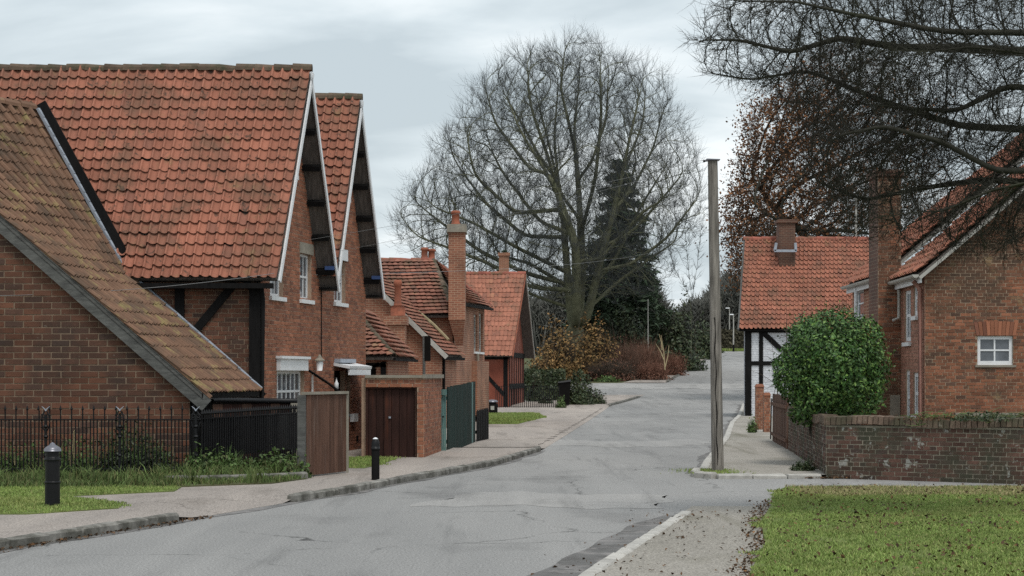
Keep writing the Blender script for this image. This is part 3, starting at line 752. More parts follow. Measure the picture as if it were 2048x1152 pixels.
sheet('gutter_patch', lambda y: ip(KR, y) - float(np.interp(y, [6, 17.9, 21, 24.5, 25.6], [1.1, .55, .48, .42, .2])), lambda y: ip(KR, y) + .01, 10, 25.6, .3, .005, M_GUTTER, 4, wob=.03)

def stone_mesh(seed, ln, wd, ht):
    r = random.Random(seed); mb = MB(); b = .025
    j = lambda a: r.uniform(-a, a)
    lo = [V((-ln / 2 + .004, -wd / 2, 0)), V((ln / 2 - .004, -wd / 2, 0)), V((ln / 2 - .004, wd / 2, 0)), V((-ln / 2 + .004, wd / 2, 0))]
    md = [p + V((j(.004), 0, ht - b + j(.01))) for p in lo]
    tp = [V((p.x * (1 - .04), p.y * (1 - .3), ht + j(.012))) for p in lo]
    v = [tuple(p) for p in lo + md + tp]; f = []
    for k in (0, 4):
        for i in range(4): f.append((k + i, k + (i + 1) % 4, k + 4 + (i + 1) % 4, k + 4 + i))
    f.append((8, 9, 10, 11))
    return np.array(v), f
def kerb_line(root, pts, ln, wd, ht, m_, zoff=0.0, name='kerb_stone'):
    pts = [V(p) for p in pts]; mes = []
    for s in range(3):
        v, f = stone_mesh(s, ln, wd, ht); me = bpy.data.meshes.new(name); me.from_pydata(v.tolist(), [], f); me.materials.append(m_); mes.append(me)
    acc = 0.0; cum = [0.0]
    for a, b in zip(pts, pts[1:]): cum.append(cum[-1] + (b - a).length)
    n = max(1, int(cum[-1] / ln))
    for i in range(n):
        s = (i + .5) * cum[-1] / n; k = max(j for j in range(len(cum)) if cum[j] <= s); k = min(k, len(pts) - 2)
        d = pts[k + 1] - pts[k]; p = pts[k] + d * ((s - cum[k]) / max(d.length, 1e-6)); d.normalize()
        o = bpy.data.objects.new(name, mes[i % 3]); COL.objects.link(o); attach(o, root)
        o.matrix_basis = Matrix.Translation(p + V((random.uniform(-.008, .008), 0, zoff + random.uniform(-.008, .005)))) @ Matrix.Rotation(math.atan2(d.y, d.x) + random.gauss(0, .02), 4, 'Z') @ Matrix.Diagonal((cum[-1] / n / ln, 1, 1, 1))
def edge_pts(tab, y0, y1, dy, dx): return [V((ip(tab, y) + dx, y, zg(y))) for y in np.arange(y0, y1, dy)]
kr = thing('kerb', None, None, kind='structure')
kerb_line(kr, edge_pts(KL, 13, 24.9, .5, 0), .8, .16, .125, M_KERB)
kerb_line(kr, edge_pts(KL, 28.3, 47.5, .5, 0), .85, .15, .12, M_KERB)
kerb_line(kr, edge_pts(KL, 112, 134, 1, 0), 1.0, .2, .14, M_KERB)
kerb_line(kr, edge_pts(KL, 166, 262, 2, 0), 2.0, .25, .14, M_KERB)
kerb_line(kr, edge_pts(KR, 11, 25.9, .4, .07), .62, .17, .055, M_KERB_PALE)
kerb_line(kr, [V((3.75, 36.5, 0)), V((3.62, 35.6, 0)), V((3.68, 35.0, 0)), V((3.9, 34.72, 0))], .4, .17, .12, M_KERB_PALE)
kerb_line(kr, [V((3.95, 34.68, 0)), V((5.95, 34.85, 0))], .62, .34, .088, M_KERB_PALE)
kerb_line(kr, edge_pts(KR, 37, 116, 1, 0), .9, .18, .12, M_KERB_PALE)
sheet('gutter_strip', lambda y: ip(KL, y) + .06, lambda y: ip(KL, y) + .06 + .16 + .05 * math.sin(y * 1.7), 13, 47.5, .25, .004, M_GUTTER, 2, wob=.02)
sheet('gutter_strip', lambda y: ip(KR, y) - .3 - .08 * math.sin(y * .9), lambda y: ip(KR, y) + .02, 36.5, 116, .5, .004, M_GUTTER, 2, wob=.03)
# slate-thin patches of newer surface and the apron
sheet('apron', lambda y: -9.0, lambda y: ip(KL, y) - .3, 49.5, 109, .9, .02, M_PAVE, 8, wob=.12)

sheet('road_patch', lambda y: ip(KL, y) - .2, lambda y: ip(KR, y) - .3, 50.5, 55, .3, .003, M_ASPHALT2, 40, wob=.15, wy=.7)
sheet('road_patch', lambda y: ip(KL, y) - 6, lambda y: ip(KR, y), 152, 163, 1.0, .012, M_ASPHALT2, 30, wob=.3, wy=1.2)
sheet('road_patch', lambda y: ip(KL, y) + 2.2, lambda y: ip(KR, y) - .4, 27.2, 30.4, .2, .003, M_ASPHALT2, 50, wob=.12, wy=.35)
# lawns
def poly_sheet(name, pts, z, m_, kind='structure', thick=.05):
    mb = MB(); mb.slab([V((x, y, zg(y) + z)) for x, y in pts], thick)
    return mb.build(name, m_, kind=kind)
LAWN = [(1.62, 12), (2.37, 17.9), (2.9, 20.6), (3.32, 24.0), (4.0, 27.6), (4.35, 29.8), (4.75, 31.3), (14, 31.5), (14, 12)]
poly_sheet('lawn', LAWN, .055, M_LAWN)
def in_poly(x, y, poly):
    c = np.zeros(len(x), bool); n = len(poly)
    for i in range(n):
        (x0, y0), (x1, y1) = poly[i], poly[(i + 1) % n]
        k = ((y0 > y) != (y1 > y)); t = (x1 - x0) * (y - y0) / ((y1 - y0) if y1 != y0 else 1e-9) + x0
        c ^= k & (x < t)
    return c
def scatter(poly, n, z, rng=RNG, frame=True):
    xs_, ys_ = [p[0] for p in poly], [p[1] for p in poly]
    x, y = rng.uniform(min(xs_), max(xs_), n), rng.uniform(min(ys_), max(ys_), n)
    k = in_poly(x, y, poly)
    if frame: k &= (x / y * F + CX < 2120) & (x / y * F + CX > -70) & (y > 16.5)
    x, y = x[k], y[k]
    return np.stack([x, y, np.array([zg(q) for q in y]) + z], 1)
def jag(poly, a, rng=np.random.default_rng(3)):
    o = []
    for (x0, y0), (x1, y1) in zip(poly, poly[1:] + poly[:1]):
        for t in np.linspace(0, 1, 12)[:-1]: o.append((x0 + (x1 - x0) * t + rng.normal() * a, y0 + (y1 - y0) * t + rng.normal() * a))
    return o
_g = scatter(jag(LAWN, .09), 560000, .05); _n = np.sin(_g[:, 0] * 2.3 + np.sin(_g[:, 1] * 1.7)) * np.sin(_g[:, 1] * 1.9 + 1.3 * np.sin(_g[:, 0] * 1.1)) + .5 * np.sin(_g[:, 0] * 7.1 + 2 * np.sin(_g[:, 1] * 3.7)) * np.sin(_g[:, 1] * 6.3)
_g = _g[RNG.random(len(_g)) > np.clip((_n - .55) * 1.6, 0, .8)]
blades('grass', 'short green grass covering the lawn beside the near pavement', 'grass', _g, .034, .0055, M_BLADE, lean=1.0)
VERGE = [(-12, 24.4), (-6.6, 24.5), (-5.6, 25.6), (-5.7, 26.4), (-7.0, 28.1), (-5.5, 29.3), (-5.6, 30.6), (-12, 30.6)]
poly_sheet('verge', VERGE, .115, M_LAWN, thick=.03)
blades('grass', 'bright short grass on the verge around the left bollard', 'grass', scatter(jag(VERGE, .08), 60000, .11), .035, .006, M_BLADE, lean=.9)
STRIP = [(-13, 30.0), (-6.0, 30.2), (-4.2, 31.4), (-3.75, 32.8), (-3.75, 33.4), (-4.1, 38.0), (-6, 37.6), (-6, 35.0), (-13, 35.0)]
poly_sheet('garden_bed', STRIP, .12, M_EARTH, thick=.03)
_s = scatter(jag(STRIP, .06), 60000, .12); _k = np.sin(_s[:, 0] * 3.1) * np.sin(_s[:, 1] * 4.3 + _s[:, 0]); _s = _s[RNG.random(len(_s)) > np.clip(_k, 0, .85)]
blades('grass', 'rank long grass and weeds along the foot of the iron railings', 'grass', _s, .085, .008, M_BLADE_D, lean=1.1)
_t = scatter(STRIP, 150, .12); _t = np.concatenate([t_ + np.random.default_rng(int(i)).normal(size=(60, 3)) * [.10, .08, 0] for i, t_ in enumerate(_t[_t[:, 1] > 30.6][:110])])
blades('grass', 'taller tufts of pale rank grass under the iron railings', 'grass', _t, .22, .009, M_BLADE_D, lean=1.0)
PATCH = [(-1.4, 72.5), (.2, 72.5), (1.55, 84), (1.2, 93), (-1.4, 93)]
poly_sheet('grass_patch', PATCH, .035, M_LAWN, thick=.02)
blades('grass', 'small bright green grass patch before the far railings', 'grass', scatter(jag(PATCH, .1), 26000, .03), .06, .015, M_BLADE)
GP2 = [(-3.95, 37.0), (-3.0, 36.6), (-2.75, 38.5), (-2.6, 41.2), (-4.5, 41.2)]
poly_sheet('grass_patch', GP2, .112, M_LAWN, thick=.02)
blades('grass', 'thin grass growing before the dark red garage door', 'grass', scatter(jag(GP2, .15), 9000, .11), .05, .008, M_BLADE)
# small sweepings of dead leaves
def litter(label, pts, size=.05):
    v, f, r = leaf_quads(pts + np.array([0, 0, .015]), size * RNG.uniform(.5, 1.4, len(pts)), .7, np.tile([[0, 0, 1.0]], (len(pts), 1)), fold=.5)
    tag(np_mesh('fallen_leaves', v, f, M_DEAD, None, r), label, 'leaves', kind='stuff')
_lc = scatter(LAWN, 5200, .085)[:150]; _lp = np.concatenate([_lc[np.random.default_rng(2).integers(0, 150, 700)] + np.random.default_rng(4).normal(size=(700, 3)) * [.22, .3, .006], scatter(LAWN, 1200, .085)[:260]])
litter('dead brown leaves strewn in clumps over the near lawn', _lp[in_poly(_lp[:, 0], _lp[:, 1], LAWN)], .05)
kx = np.array([(ip(KL, y) + abs(random.gauss(.14, .09)), y, .01) for y in np.random.default_rng(5).uniform(17, 25.2, 420)]); litter('dead leaves gathered along the left kerb', kx, .05)
kx = np.array([(ip(KR, y) + random.gauss(.25, .4), y, .035) for y in np.random.default_rng(6).uniform(16.5, 26, 190)]); litter('dead leaves scattered along the near right kerb', kx, .045)
kx = np.array([(x, 34.72 - .2 * (x - 6) / 5 * 2.1 - abs(random.gauss(0, .12)), .012) for x in np.random.default_rng(8).uniform(5.6, 12, 700)]); litter('dead leaves swept against the foot of the mossy wall', kx, .06)
kx = np.array([(float(np.interp(y, [17.9, 20.6, 24, 27.6], [2.37, 2.9, 3.32, 4.0])) - abs(random.gauss(0, .14)), y, .04) for y in np.random.default_rng(9).uniform(16.5, 28, 700)]); litter('leaf mould along the ragged edge of the lawn', kx, .04)

EDGE = [(4.6, 29.2), (14, 28.2), (14, 31.5), (4.8, 31.3)]
blades('grass', 'straw-coloured dry grass along the far edge of the lawn', 'grass', scatter(jag(EDGE, .2), 30000, .055), .055, .005, M_STRAW, lean=1.1)
# ------------------------------------------------------------ the twin-gabled house on the left
UY = .1878                                         # sideways drift of its street wall for each metre of depth
def XA(y): return -5.369 + UY * (y - 38.5)
hA = thing('brick_house', 'large red brick house with twin steep gables and orange pantiled roofs', 'house', (-5.4, 38.5, 0))
ul = math.hypot(1, UY)
WA = Wall((XA(38.5), 38.5, 0), (UY, 1, 0), (1, -UY, 0))
def sA(px):
    k = (px - CX) / F; return ((5.369 + 38.5 * k) / (UY - k)) * ul
wtop = 4.12; ga = 8.62; half = 4.15 * ul
polyA = [(0, 0), (2 * half, 0), (2 * half, wtop), (1.5 * half, ga), (half, wtop + .15), (.5 * half, ga), (0, wtop)]
winA = [(sA(540), sA(566), 3.72, 4.80), (sA(600), sA(622.5), 3.74, 4.80), (sA(668), sA(690.5), 3.78, 4.84), (sA(553), sA(608), 1.15, 2.10)]
doorA = (sA(668), sA(690), 0.0, 2.12); doorB = (sA(692.5), sA(700), 0.95, 2.12)
brick_wall(hA, WA, polyA, winA + [doorA, doorB], .084, .25, M_MORTAR_G, M_BRICK_G, 300)
for i, (a, b, c, d) in enumerate(winA[:3]):
    window(hA, WA, a, b, c, d, 3, 2, fw=.06, bar=.03)
wl = window(hA, WA, *winA[3], 6, 2, fw=.07, bar=.035, sill=False)
wall_box(hA, WA, winA[0][0] - .06, winA[0][1] + .1, 4.80, 5.02, -.05, .03, M_STONE, 'lintel')
wall_box(hA, WA, winA[1][0] - .06, winA[1][1] + .1, 4.80, 5.05, -.05, .03, M_STONE, 'lintel')
wall_box(hA, WA, winA[2][0] - .04, winA[2][1] + .12, 4.84, 5.12, -.05, .04, M_WHITE, 'lintel')
a, b = winA[3][:2]
wall_box(hA, WA, a - .02, b + .02, 2.102, 2.36, -.12, .10, M_WHITE, 'window_hood'); wall_box(hA, WA, a - .06, b + .06, 2.362, 2.42, -.05, .15, M_WHITE, 'hood_moulding')
dr = wall_box(hA, WA, doorA[0], doorA[1], 0, 2.12, -.2, -.13, M_DARK, 'door'); wall_box(dr, WA, doorA[0] + .1, doorA[0] + .22, .9, 1.08, -.125, -.09, M_WHITE, 'letter_plate')
wall_box(hA, WA, doorB[0], doorB[1], .95, 2.12, -.2, -.13, M_DARK, 'side_light')
g = MB(); q = [WA.p(sA(667), 2.30, 0), WA.p(sA(712), 2.30, 0), WA.p(sA(712), 2.22, .42), WA.p(sA(667), 2.22, .42)]; g.slab(q, .07); g.build('door_hood', M_WHITE, hA)
wall_box(hA, WA, sA(668), sA(711), 2.0, 2.14, .36, .40, M_WHITE, 'hood_fascia')
wall_box(hA, WA, sA(668), sA(700), 2.302, 2.40, -.02, .16, M_LEAD, 'hood_flashing')
wall_box(hA, WA, sA(700), sA(709), .82, 1.02, -.05, .10, M_WHITE, 'stone_block')
wall_box(hA, WA, sA(712), sA(716), .30, .46, -.03, .012, M_DARK, 'air_vent')
g = MB(); g.tube([WA.p(sA(640.5), 4.1, .03), WA.p(sA(640.5), 2.2, .03)], .012, 6); g.build('cable_drop', M_BLACK, hA)
g = MB(); g.tube([WA.p(sA(619.5), 2.0, .06), WA.p(sA(619.5), .8, .06)], .03, 8); g.build('waste_pipe', M_WHITE, hA, smooth=True)
g = MB(); g.tube([WA.p(sA(614), 2.1, .05), WA.p(sA(627), 1.78, .4), WA.p(sA(636), 1.42, .75)], .03, 6); g.build('stay_rod', M_BLACK, hA, smooth=True)
g = MB(); c = WA.p(sA(632), 1.78, .5); g.lathe(c, [(.01, -.12), (.05, -.1), (.05, .02), (.02, .08), (.004, .16)], 10); g.build('rod_insulator', M_WHITE, hA, smooth=True)
lamp = MB(); c = WA.p(sA(626), 2.12, .16); lamp.lathe(c, [(.06, -.02), (.085, .14), (.085, .2), (.06, .22)], 12); lo = lamp.build('wall_lamp', M_WHITE, hA, smooth=True)
g = MB(); g.lathe(c, [(.12, .205), (.12, .23), (.06, .28), (.02, .36)], 12); g.build('lamp_cap', M_STONE, lo)
# front wall with its timbers (faces the camera, under the eaves)
WF = Wall((-13, 38.5, 0), (1, 0, 0), (0, -1, 0))
fx = lambda px: X(px, 38.5) + 13
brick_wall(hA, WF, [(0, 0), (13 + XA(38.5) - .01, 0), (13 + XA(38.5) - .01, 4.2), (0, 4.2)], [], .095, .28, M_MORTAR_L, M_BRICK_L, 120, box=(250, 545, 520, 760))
zf = lambda py: Z(py, 38.5)
beam(hA, WF, fx(230), zf(556), fx(524), zf(556), .16, .10); beam(hA, WF, fx(511), -.0, fx(511), zf(566), .24, .12)
beam(hA, WF, fx(360), zf(566), fx(360), zf(636), .20, .08); beam(hA, WF, fx(472), zf(564), fx(395), zf(657), .17, .07); beam(hA, WF, fx(492), zf(560), fx(512), zf(590), .12, .13)
beam(hA, WF, fx(255), zf(566), fx(525), zf(796), .24, .06, name='brace')
g = MB(); g.tube([WF.p(fx(524), 3.9, .12), WF.p(fx(527), 3.6, .10), WF.p(fx(524), 0, .10)], .05, 8); g.build('downpipe', M_BLACK, hA, smooth=True)
# roofs
OV = .43
def vergeA(y, o=OV): return XA(y) + o
for i in (0, 1):
    y0 = 38.5 + 4.15 * i; ye = y0 - (.28 if i == 0 else .02); yr = y0 + 2.1; yb = y0 + 4.15 + .22; ze, zr = (4.03 if i == 0 else 4.3), 8.86; zb = 4.02
    xl = -13.0 if i == 0 else -9.5
    A, B, C_, D_ = V((xl, ye, ze)), V((vergeA(ye), ye, ze)), V((vergeA(yr), yr, zr)), V((xl, yr, zr))
    rf = deck(hA, [A, B, C_, D_])
    tile_rows(rf, quad_lines(A, B, C_, D_, 20), .212, M_TILE, 300 if i == 0 else 90, box=(60, 130, 640, 560) if i == 0 else (615, 190, 720, 520))
    A2, B2 = V((xl, yb, zb)), V((vergeA(yb), yb, zb))
    rb = deck(hA, [B2, A2, D_, C_], M_SOFFIT)
    tile_rows(rb, [(B2 + (C_ - B2) * (r / 10), A2 + (D_ - A2) * (r / 10)) for r in range(11)], .6, M_TILE_OLD, 0, lift=.03)
    ridge_tiles(rf, (xl, yr, zr + .02), (vergeA(yr) + .03, yr, zr + .02), .13, .42, M_RIDGE)
    for (p, q) in ((B, C_), (B2, C_)):              # white bargeboards and the black edge under the tiles
        n = (q - p).normalized().cross(V((1, -UY, 0)).normalized()); n = n if n.z > 0 else -n
        MB().bar(p - n * .10 + V((.03, 0, 0)), q - n * .10 + V((.03, 0, 0)), .035, .11, up=n).build('bargeboard', M_WHITE, hA)
    for t in (.10, .26, .42, .58, .74, .88):        # purlin ends under the far slope
        p = lerp(B2, C_, t); nn = V((0, .91, .41)); c = p - nn * .16
        MB().bar(V((XA(c.y) - .1, c.y, c.z)), V((XA(c.y) + OV - .03, c.y, c.z)), .12, .14, up=nn).build('purlin', M_BLACK, hA)
    if i == 0:
        for t in (.15, .4, .65, .88):
            p = lerp(B, C_, t); nn = V((0, -.91, .41)); c = p - nn * .16
            MB().bar(V((XA(c.y) - .1, c.y, c.z)), V((XA(c.y) + OV - .03, c.y, c.z)), .13, .14, up=nn).build('purlin', M_BLACK, hA)
    # white corbel at mid verge and blue lamp box under the far eaves
    c = V((XA(y0 + 1.2) + .2, y0 + 1.2, 6.35 if i == 0 else 6.25)); MB().box(c, (.24, 0, 0), (0, .05, 0), (0, 0, .05)).build('corbel', M_WHITE, hA)
    MB().box(V((XA(yb) + .25, yb - .42, 4.52)), (.11, 0, 0), (0, .07, 0), (0, 0, .045)).build('blue_box', M_BLUE, hA)
    MB().bar(V((XA(yb) - .02, yb - .12, 4.05)), V((XA(yb) + OV - .03, yb - .12, 4.05)), .2, .05).build('eaves_end', M_BLACK, hA)
g = MB(); g.aabb(-13, XA(38.5) + .3, 38.16, 38.34, 3.84, 3.95); g.build('eaves_board', M_BLACK, hA)
g = MB(); g.slab([V((-13, 46.8, 0)), V((XA(46.8), 46.8, 0)), V((XA(46.8), 46.8, 4.1)), V((-13, 46.8, 4.1))], .1); g.build('wall', M_FARBRICK, hA)
g = MB(); g.box(P(441, 316, 39.7) + V((0, -.06, 0)), (.02, 0, 0), (0, .02, .04), (0, -.03, .1)); g.build('roof_clip', M_LEAD, hA)

# ------------------------------------------------------------ the lean-to wing in front of it
hB = thing('brick_outbuilding', 'brown brick wing with a sweeping weathered brown tiled roof behind iron railings', 'outbuilding', (-6.1, 35.1, 0))
YN, YF_, zeB = 35.1, 38.42, 1.62
def xn(z): return -5.99 - (z - zeB) / .877
def xf(z): return -5.376 - (z - zeB) / .877 if z < 4.2 else -8.318 - (z - 4.2) / 1.85
zt = 7.7
WB = Wall((-15, YN, 0), (1, 0, 0), (0, -1, 0))
brick_wall(hB, WB, [(0, 0), (8.72, 0), (8.72, 1.72), (15 + xn(7.4) , 7.28), (0, 7.28)], [], .122, .365, M_MORTAR_L, M_BRICK_L, 300, box=(0, 440, 415, 975), headers=False)
wb2 = backing(Wall((-6.28, YN, 0), (.19, 1, 0), (1, -.19, 0)), [(0, 0), (3.3, 0), (3.3, 1.6), (0, 1.6)], [], hB, M_BLACK, 'side_boarding')
rows = 27
def bl(z): return V((xn(z), YN - .16, z)), V((xf(z), YF_, z))
lines = []; zs_ = [zeB + (zt - zeB) * r / rows for r in range(rows + 1)]
for z in zs_: lines.append(bl(z))
mb = MB()
for (a, b), (c, d) in zip(lines, lines[1:]):
    mb.face([a, b, d, c]); mb.face([c - V((0, 0, .09)), d - V((0, 0, .09)), b - V((0, 0, .09)), a - V((0, 0, .09))])
rfB = mb.build('roof', M_SOFFIT, hB)
tile_rows(rfB, lines, .205, M_TILE_BROWN, 300, fixed=17, lift=.03, box=(0, 205, 520, 790), base_fn=lambda w_, g_: tile_base(w_, g_, amp=.048, lip=.055, n=8, waves=1.001))
ridge_tiles(rfB, (xn(zt), YN - .16, zt), (xf(zt), YF_, zt), .12, .4, M_TILE_BROWN)
MB().slab([V((xn(zt), YN - .16, zt)), V((xf(zt), YF_, zt)), V((-15, YF_, 3.5)), V((-17, YN - .16, 3.5))], .08).build('roof', M_SOFFIT, hB)
pa, pb = V((xn(zeB) + .02, YN - .12, zeB - .14)), V((xn(zt) + .02, YN - .12, zt - .14))
nB = V((.66, 0, .75))
MB().bar(pa + V((.05, 0, -.06)) - nB * .02, pb - nB * .02, .05, .27, up=nB).build('bargeboard', M_GREYWOOD, hB)
MB().bar(pa + nB * .14 + V((.03, .02, -.02)), pb + nB * .14 + V((0, .02, 0)), .09, .06, up=nB).build('verge_mortar', M_TILE_BROWN, hB)
# lead flashing and the black board where it meets the house
fl = MB(); bk = MB()
zz = [zeB + .02 + i * .2 for i in range(31)]
for za, zb in zip(zz, zz[1:]):
    a, b = V((xf(za), YF_, za)), V((xf(zb), YF_, zb)); n = (b - a).cross(V((0, 1, 0))).normalized(); n = n if n.z > 0 else -n
    fl.hexa([a + n * .05 + V((0, -.10, 0)), b + n * .05 + V((0, -.10, 0)), b + n * .05 + V((0, .02, 0)), a + n * .05 + V((0, .02, 0)),
             a + n * .12 + V((0, -.12, 0)), b + n * .10 + V((0, -.12, 0)), b + n * .13, a + n * .13])
fl.build('lead_flashing', M_LEAD, hB)
a, b = V((xf(4.15), YF_ + .02, 4.15)), V((xf(zt), YF_ + .02, zt + .02)); n = V((.88, 0, .475))
bk.bar(a + n * .16, b + n * .16, .10, .24, up=n); bk.build('verge_board', M_BLACK, hB)
MB().slab([V((xf(4.15), YF_ + .05, 4.15)), V((xf(zt), YF_ + .05, zt)), V((-14, YF_ + .05, zt)), V((-14, YF_ + .05, 4.15))], .05).build('gable_cheek', M_BLACK, hB)
MB().bar(V((-6.05, 34.96, 1.60)), V((-5.42, 38.3, 1.60)), .10, .10).build('gutter', M_BLACK, hB)

# ------------------------------------------------------------ garage, gateways and fences along the left pavement
hC = thing('brick_garage', 'low flat-topped brick garage with dark red boarded door beside the gabled house', 'garage', (-2.7, 41.5, 0))
gx = lambda px: X(px, 41.5)
WC = Wall((gx(731), 41.5, 0), (1, 0, 0), (0, -1, 0)); wc = gx(848) - gx(731)
dh = (0.0, gx(834) - gx(731), 0.0, 1.73)
brick_wall(hC, WC, [(0, 0), (wc, 0), (wc, 1.93), (0, 1.93)], [dh], .095, .27, M_MORTAR_G, M_BRICK_G, 120)
WC2 = Wall((gx(848), 41.5, 0), (.255, 3.5, 0), (3.5, -.255, 0))
brick_wall(hC, WC2, [(0, 0), (3.51, 0), (3.51, 1.93), (0, 1.93)], [], .095, .27, M_MORTAR_G, M_BRICK_G, 120)
MB().slab([V((gx(730), 41.44, 2.0)), V((gx(849), 41.44, 2.0)), V((-1.72, 45.05, 2.0)), V((-3.6, 46.6, 2.0))], .065).build('roof', M_STONE, hC)
MB().bar(V((gx(848), 41.42, 1.97)), V((-1.73, 45.0, 1.97)), .06, .09).build('coping', M_STONE, hC)
MB().slab([V((gx(731), 41.6, 0)), V((gx(731), 46.6, 0)), V((gx(731), 46.6, 1.93)), V((gx(731), 41.6, 1.93))], .1).build('wall', M_MORTAR_G, hC)
gd = MB(); gd.box(WC.p((dh[0] + dh[1]) / 2, .88, -.16), WC.d * (dh[1] - dh[0]) / 2, (0, .02, 0), (0, 0, .88)); gd = gd.build('door', M_GARAGE, hC)
nb_ = 6
for i in range(nb_):
    w_ = (dh[1] - dh[0] - .12) / nb_; s = dh[0] + .06 + w_ * i
    MB().box(WC.p(s + w_ / 2, .86, -.12), WC.d * (w_ / 2 - .006), (0, .015, 0), (0, 0, .82), random.random()).build('door_board', M_GARAGE, gd)
for (s0, s1, z0, z1) in ((dh[0], dh[0] + .06, 0, 1.76), (dh[1] - .06, dh[1], 0, 1.76), (dh[0] + .06, dh[1] - .06, 1.68, 1.76)):
    wall_box(gd, WC, s0, s1, z0, z1, -.14, -.05, M_GARAGE, 'door_frame')
MB().lathe(WC.p(.55, 1.02, -.09), [(.03, -.02), (.03, .02)], 10).build('handle', M_LEAD, gd)

def board_fence(name, label, cat, a, b, h0, h1, nboard, mats, thick=.03, group=None, rail=None, post=None, top=0.0, pick=False):
    a, b = V(a), V(b); t = thing(name, label, cat, a, group); d = (b - a); ln = d.length; d.normalize(); n = V((d.y, -d.x, 0))
    for i in range(nboard):
        w_ = ln / nboard; c = a + d * (w_ * (i + .5)); hh = lerp(h0, h1, (i + .5) / nboard) + random.uniform(-.012, .012)
        m_ = mats[i] if isinstance(mats, list) else mats
        ww = w_ / 2 - (.003 if not pick else w_ * .16)
        mb = MB(); cz = zg(c.y)
        if pick:
            q = [c - d * ww - n * thick / 2, c + d * ww - n * thick / 2, c + d * ww + n * thick / 2, c - d * ww + n * thick / 2]
            mb.hexa([p + V((0, 0, cz + .03)) for p in q] + [p + V((0, 0, cz + hh - .05)) for p in q]); mb.hexa([p + V((0, 0, cz + hh - .05)) for p in q] + [(p - c) * .35 + c + V((0, 0, cz + hh)) for p in q])
        else: mb.box(c + V((0, 0, cz + .03 + hh / 2)) + n * random.uniform(-.004, .004), d * ww, n * thick / 2, V((0, 0, hh / 2)))
        mb.build('board', m_, t)
    for z in (.3, min(h0, h1) - .25):
        MB().bar(a + V((0, 0, z)) - n * .05, b + V((0, 0, z)) - n * .05, .04, .09).build('rail', mats[0] if isinstance(mats, list) else mats, t)
    return t, d, n
gt, d_, n_ = board_fence('timber_gate', 'tall brown boarded gate with pale frame beside the near railings', 'gate', (X(612, 33.4), 33.4, .1), (X(693, 35.0), 35.0, .1), 1.50, 1.50, 9, M_GATE)
MB().bar(V((X(607, 33.3), 33.3, 1.66)), V((X(694, 35.0), 35.0, 1.66)), .09, .05).build('top_rail', M_STONE, gt)
MB().aabb(X(596, 33.3), X(611, 33.3), 33.2, 33.4, 0, 1.63).build('gate_post', M_GREYWOOD, gt)
MB().aabb(X(693, 35), X(697, 35), 34.95, 35.05, 0, 1.65).build('gate_post', M_STONE, gt)
bf = thing('boarded_fence', 'low dark board fence with black rail behind the close-barred railing', 'fence', (X(430, 35.4), 35.4, 0))
p0, p1 = V((X(425, 35.6), 35.6, 0)), V((X(596, 37.2), 37.2, 0)); dd = (p1 - p0) / 9
for i in range(9): MB().bar(p0 + dd * (i + .01) + V((0, 0, .72)), p0 + dd * (i + .99) + V((0, 0, .72)), .03, 1.4).build('board', M_GARAGE if i % 3 else M_GATE, bf)
MB().tube([p0 + V((0, -.04, 1.50)), p1 + V((0, -.04, 1.46))], .055, 8).build('rail', M_IRON, bf, smooth=True)
MB().aabb(p1.x - .12, p1.x + .04, p1.y - .25, p1.y - .08, 0, 1.42).build('post', M_STONE, bf)
gf_, d_, n_ = board_fence('green_fence', 'dark green boarded fence with one faded teal board along the pavement', 'fence', (X(895, 45.7), 45.7, 0), (X(950, 53.2), 53.2, 0), 1.66, 1.78, 20,
            [M_GREEN] * 17 + [M_TEAL] + [M_GREEN] * 2)
td = thing('teal_door', 'narrow faded teal door hung between garage wall and green fence', 'door', (X(884, 45.2), 45.2, 0))
for i in range(3):
    x0 = lerp(X(881, 45.1), X(893.5, 45.6), i / 3 + .01); x1 = lerp(X(881, 45.1), X(893.5, 45.6), (i + 1) / 3 - .01)
    MB().aabb(x0, x1, 45.18 + i * .03, 45.22 + i * .03, .05, 1.62).build('board', M_TEAL, td)
MB().aabb(X(881, 45.1), X(893.5, 45.1), 45.12, 45.17, 1.50, 1.64).build('rail', M_TEAL, td); MB().aabb(X(880, 45.1), X(882, 45.1), 45.1, 45.24, 0, 1.68).build('post', M_GREEN, td)
MB().lathe(V((X(886, 45.1), 45.15, .95)), [(.02, -.02), (.02, .02)], 8).build('knob', M_BLACK, td)
board_fence('picket_fence', 'short black pointed picket fence at the end of the green fence', 'fence', (X(953, 53.4), 53.4, 0), (X(977, 55.6), 55.6, 0), .95, 1.0, 7, M_BLACK, pick=True)

# ------------------------------------------------------------ low buildings and houses beyond the garage
def far_roof(parent, A, B, C_, D_, rows, w_, m_, fn=None, dk=None, lift=.04):
    r_ = deck(parent, [A, B, C_, D_], dk, .08); tile_rows(r_, quad_lines(A, B, C_, D_, rows), w_, m_, 0, base_fn=fn or round_tile, lift=lift); return r_
hD1 = thing('tiled_shed', 'small hipped shed roof of red tiles behind the garage', 'shed', (-4.0, 54.2, 0))
c0, c1, ap, ap2, cl = V((-3.55, 54, 2.52)), V((-3.2, 60, 2.52)), V((-5.05, 56.6, 4.05)), V((-4.75, 60, 4.05)), V((-6.6, 54, 2.52))
far_roof(hD1, c0, c1, ap2, ap, 10, .21, M_TILE_OLD); r_ = deck(hD1, [cl, c0, ap], None, .08)
lines = [(lerp(cl, ap, r / 12), lerp(c0, ap, r / 12)) for r in range(12)]; tile_rows(r_, lines, .21, M_TILE_OLD, 0, base_fn=round_tile)
ridge_tiles(r_, c0 + V((0, 0, .06)), ap + V((0, 0, .06)), .09, .3, M_RIDGE)
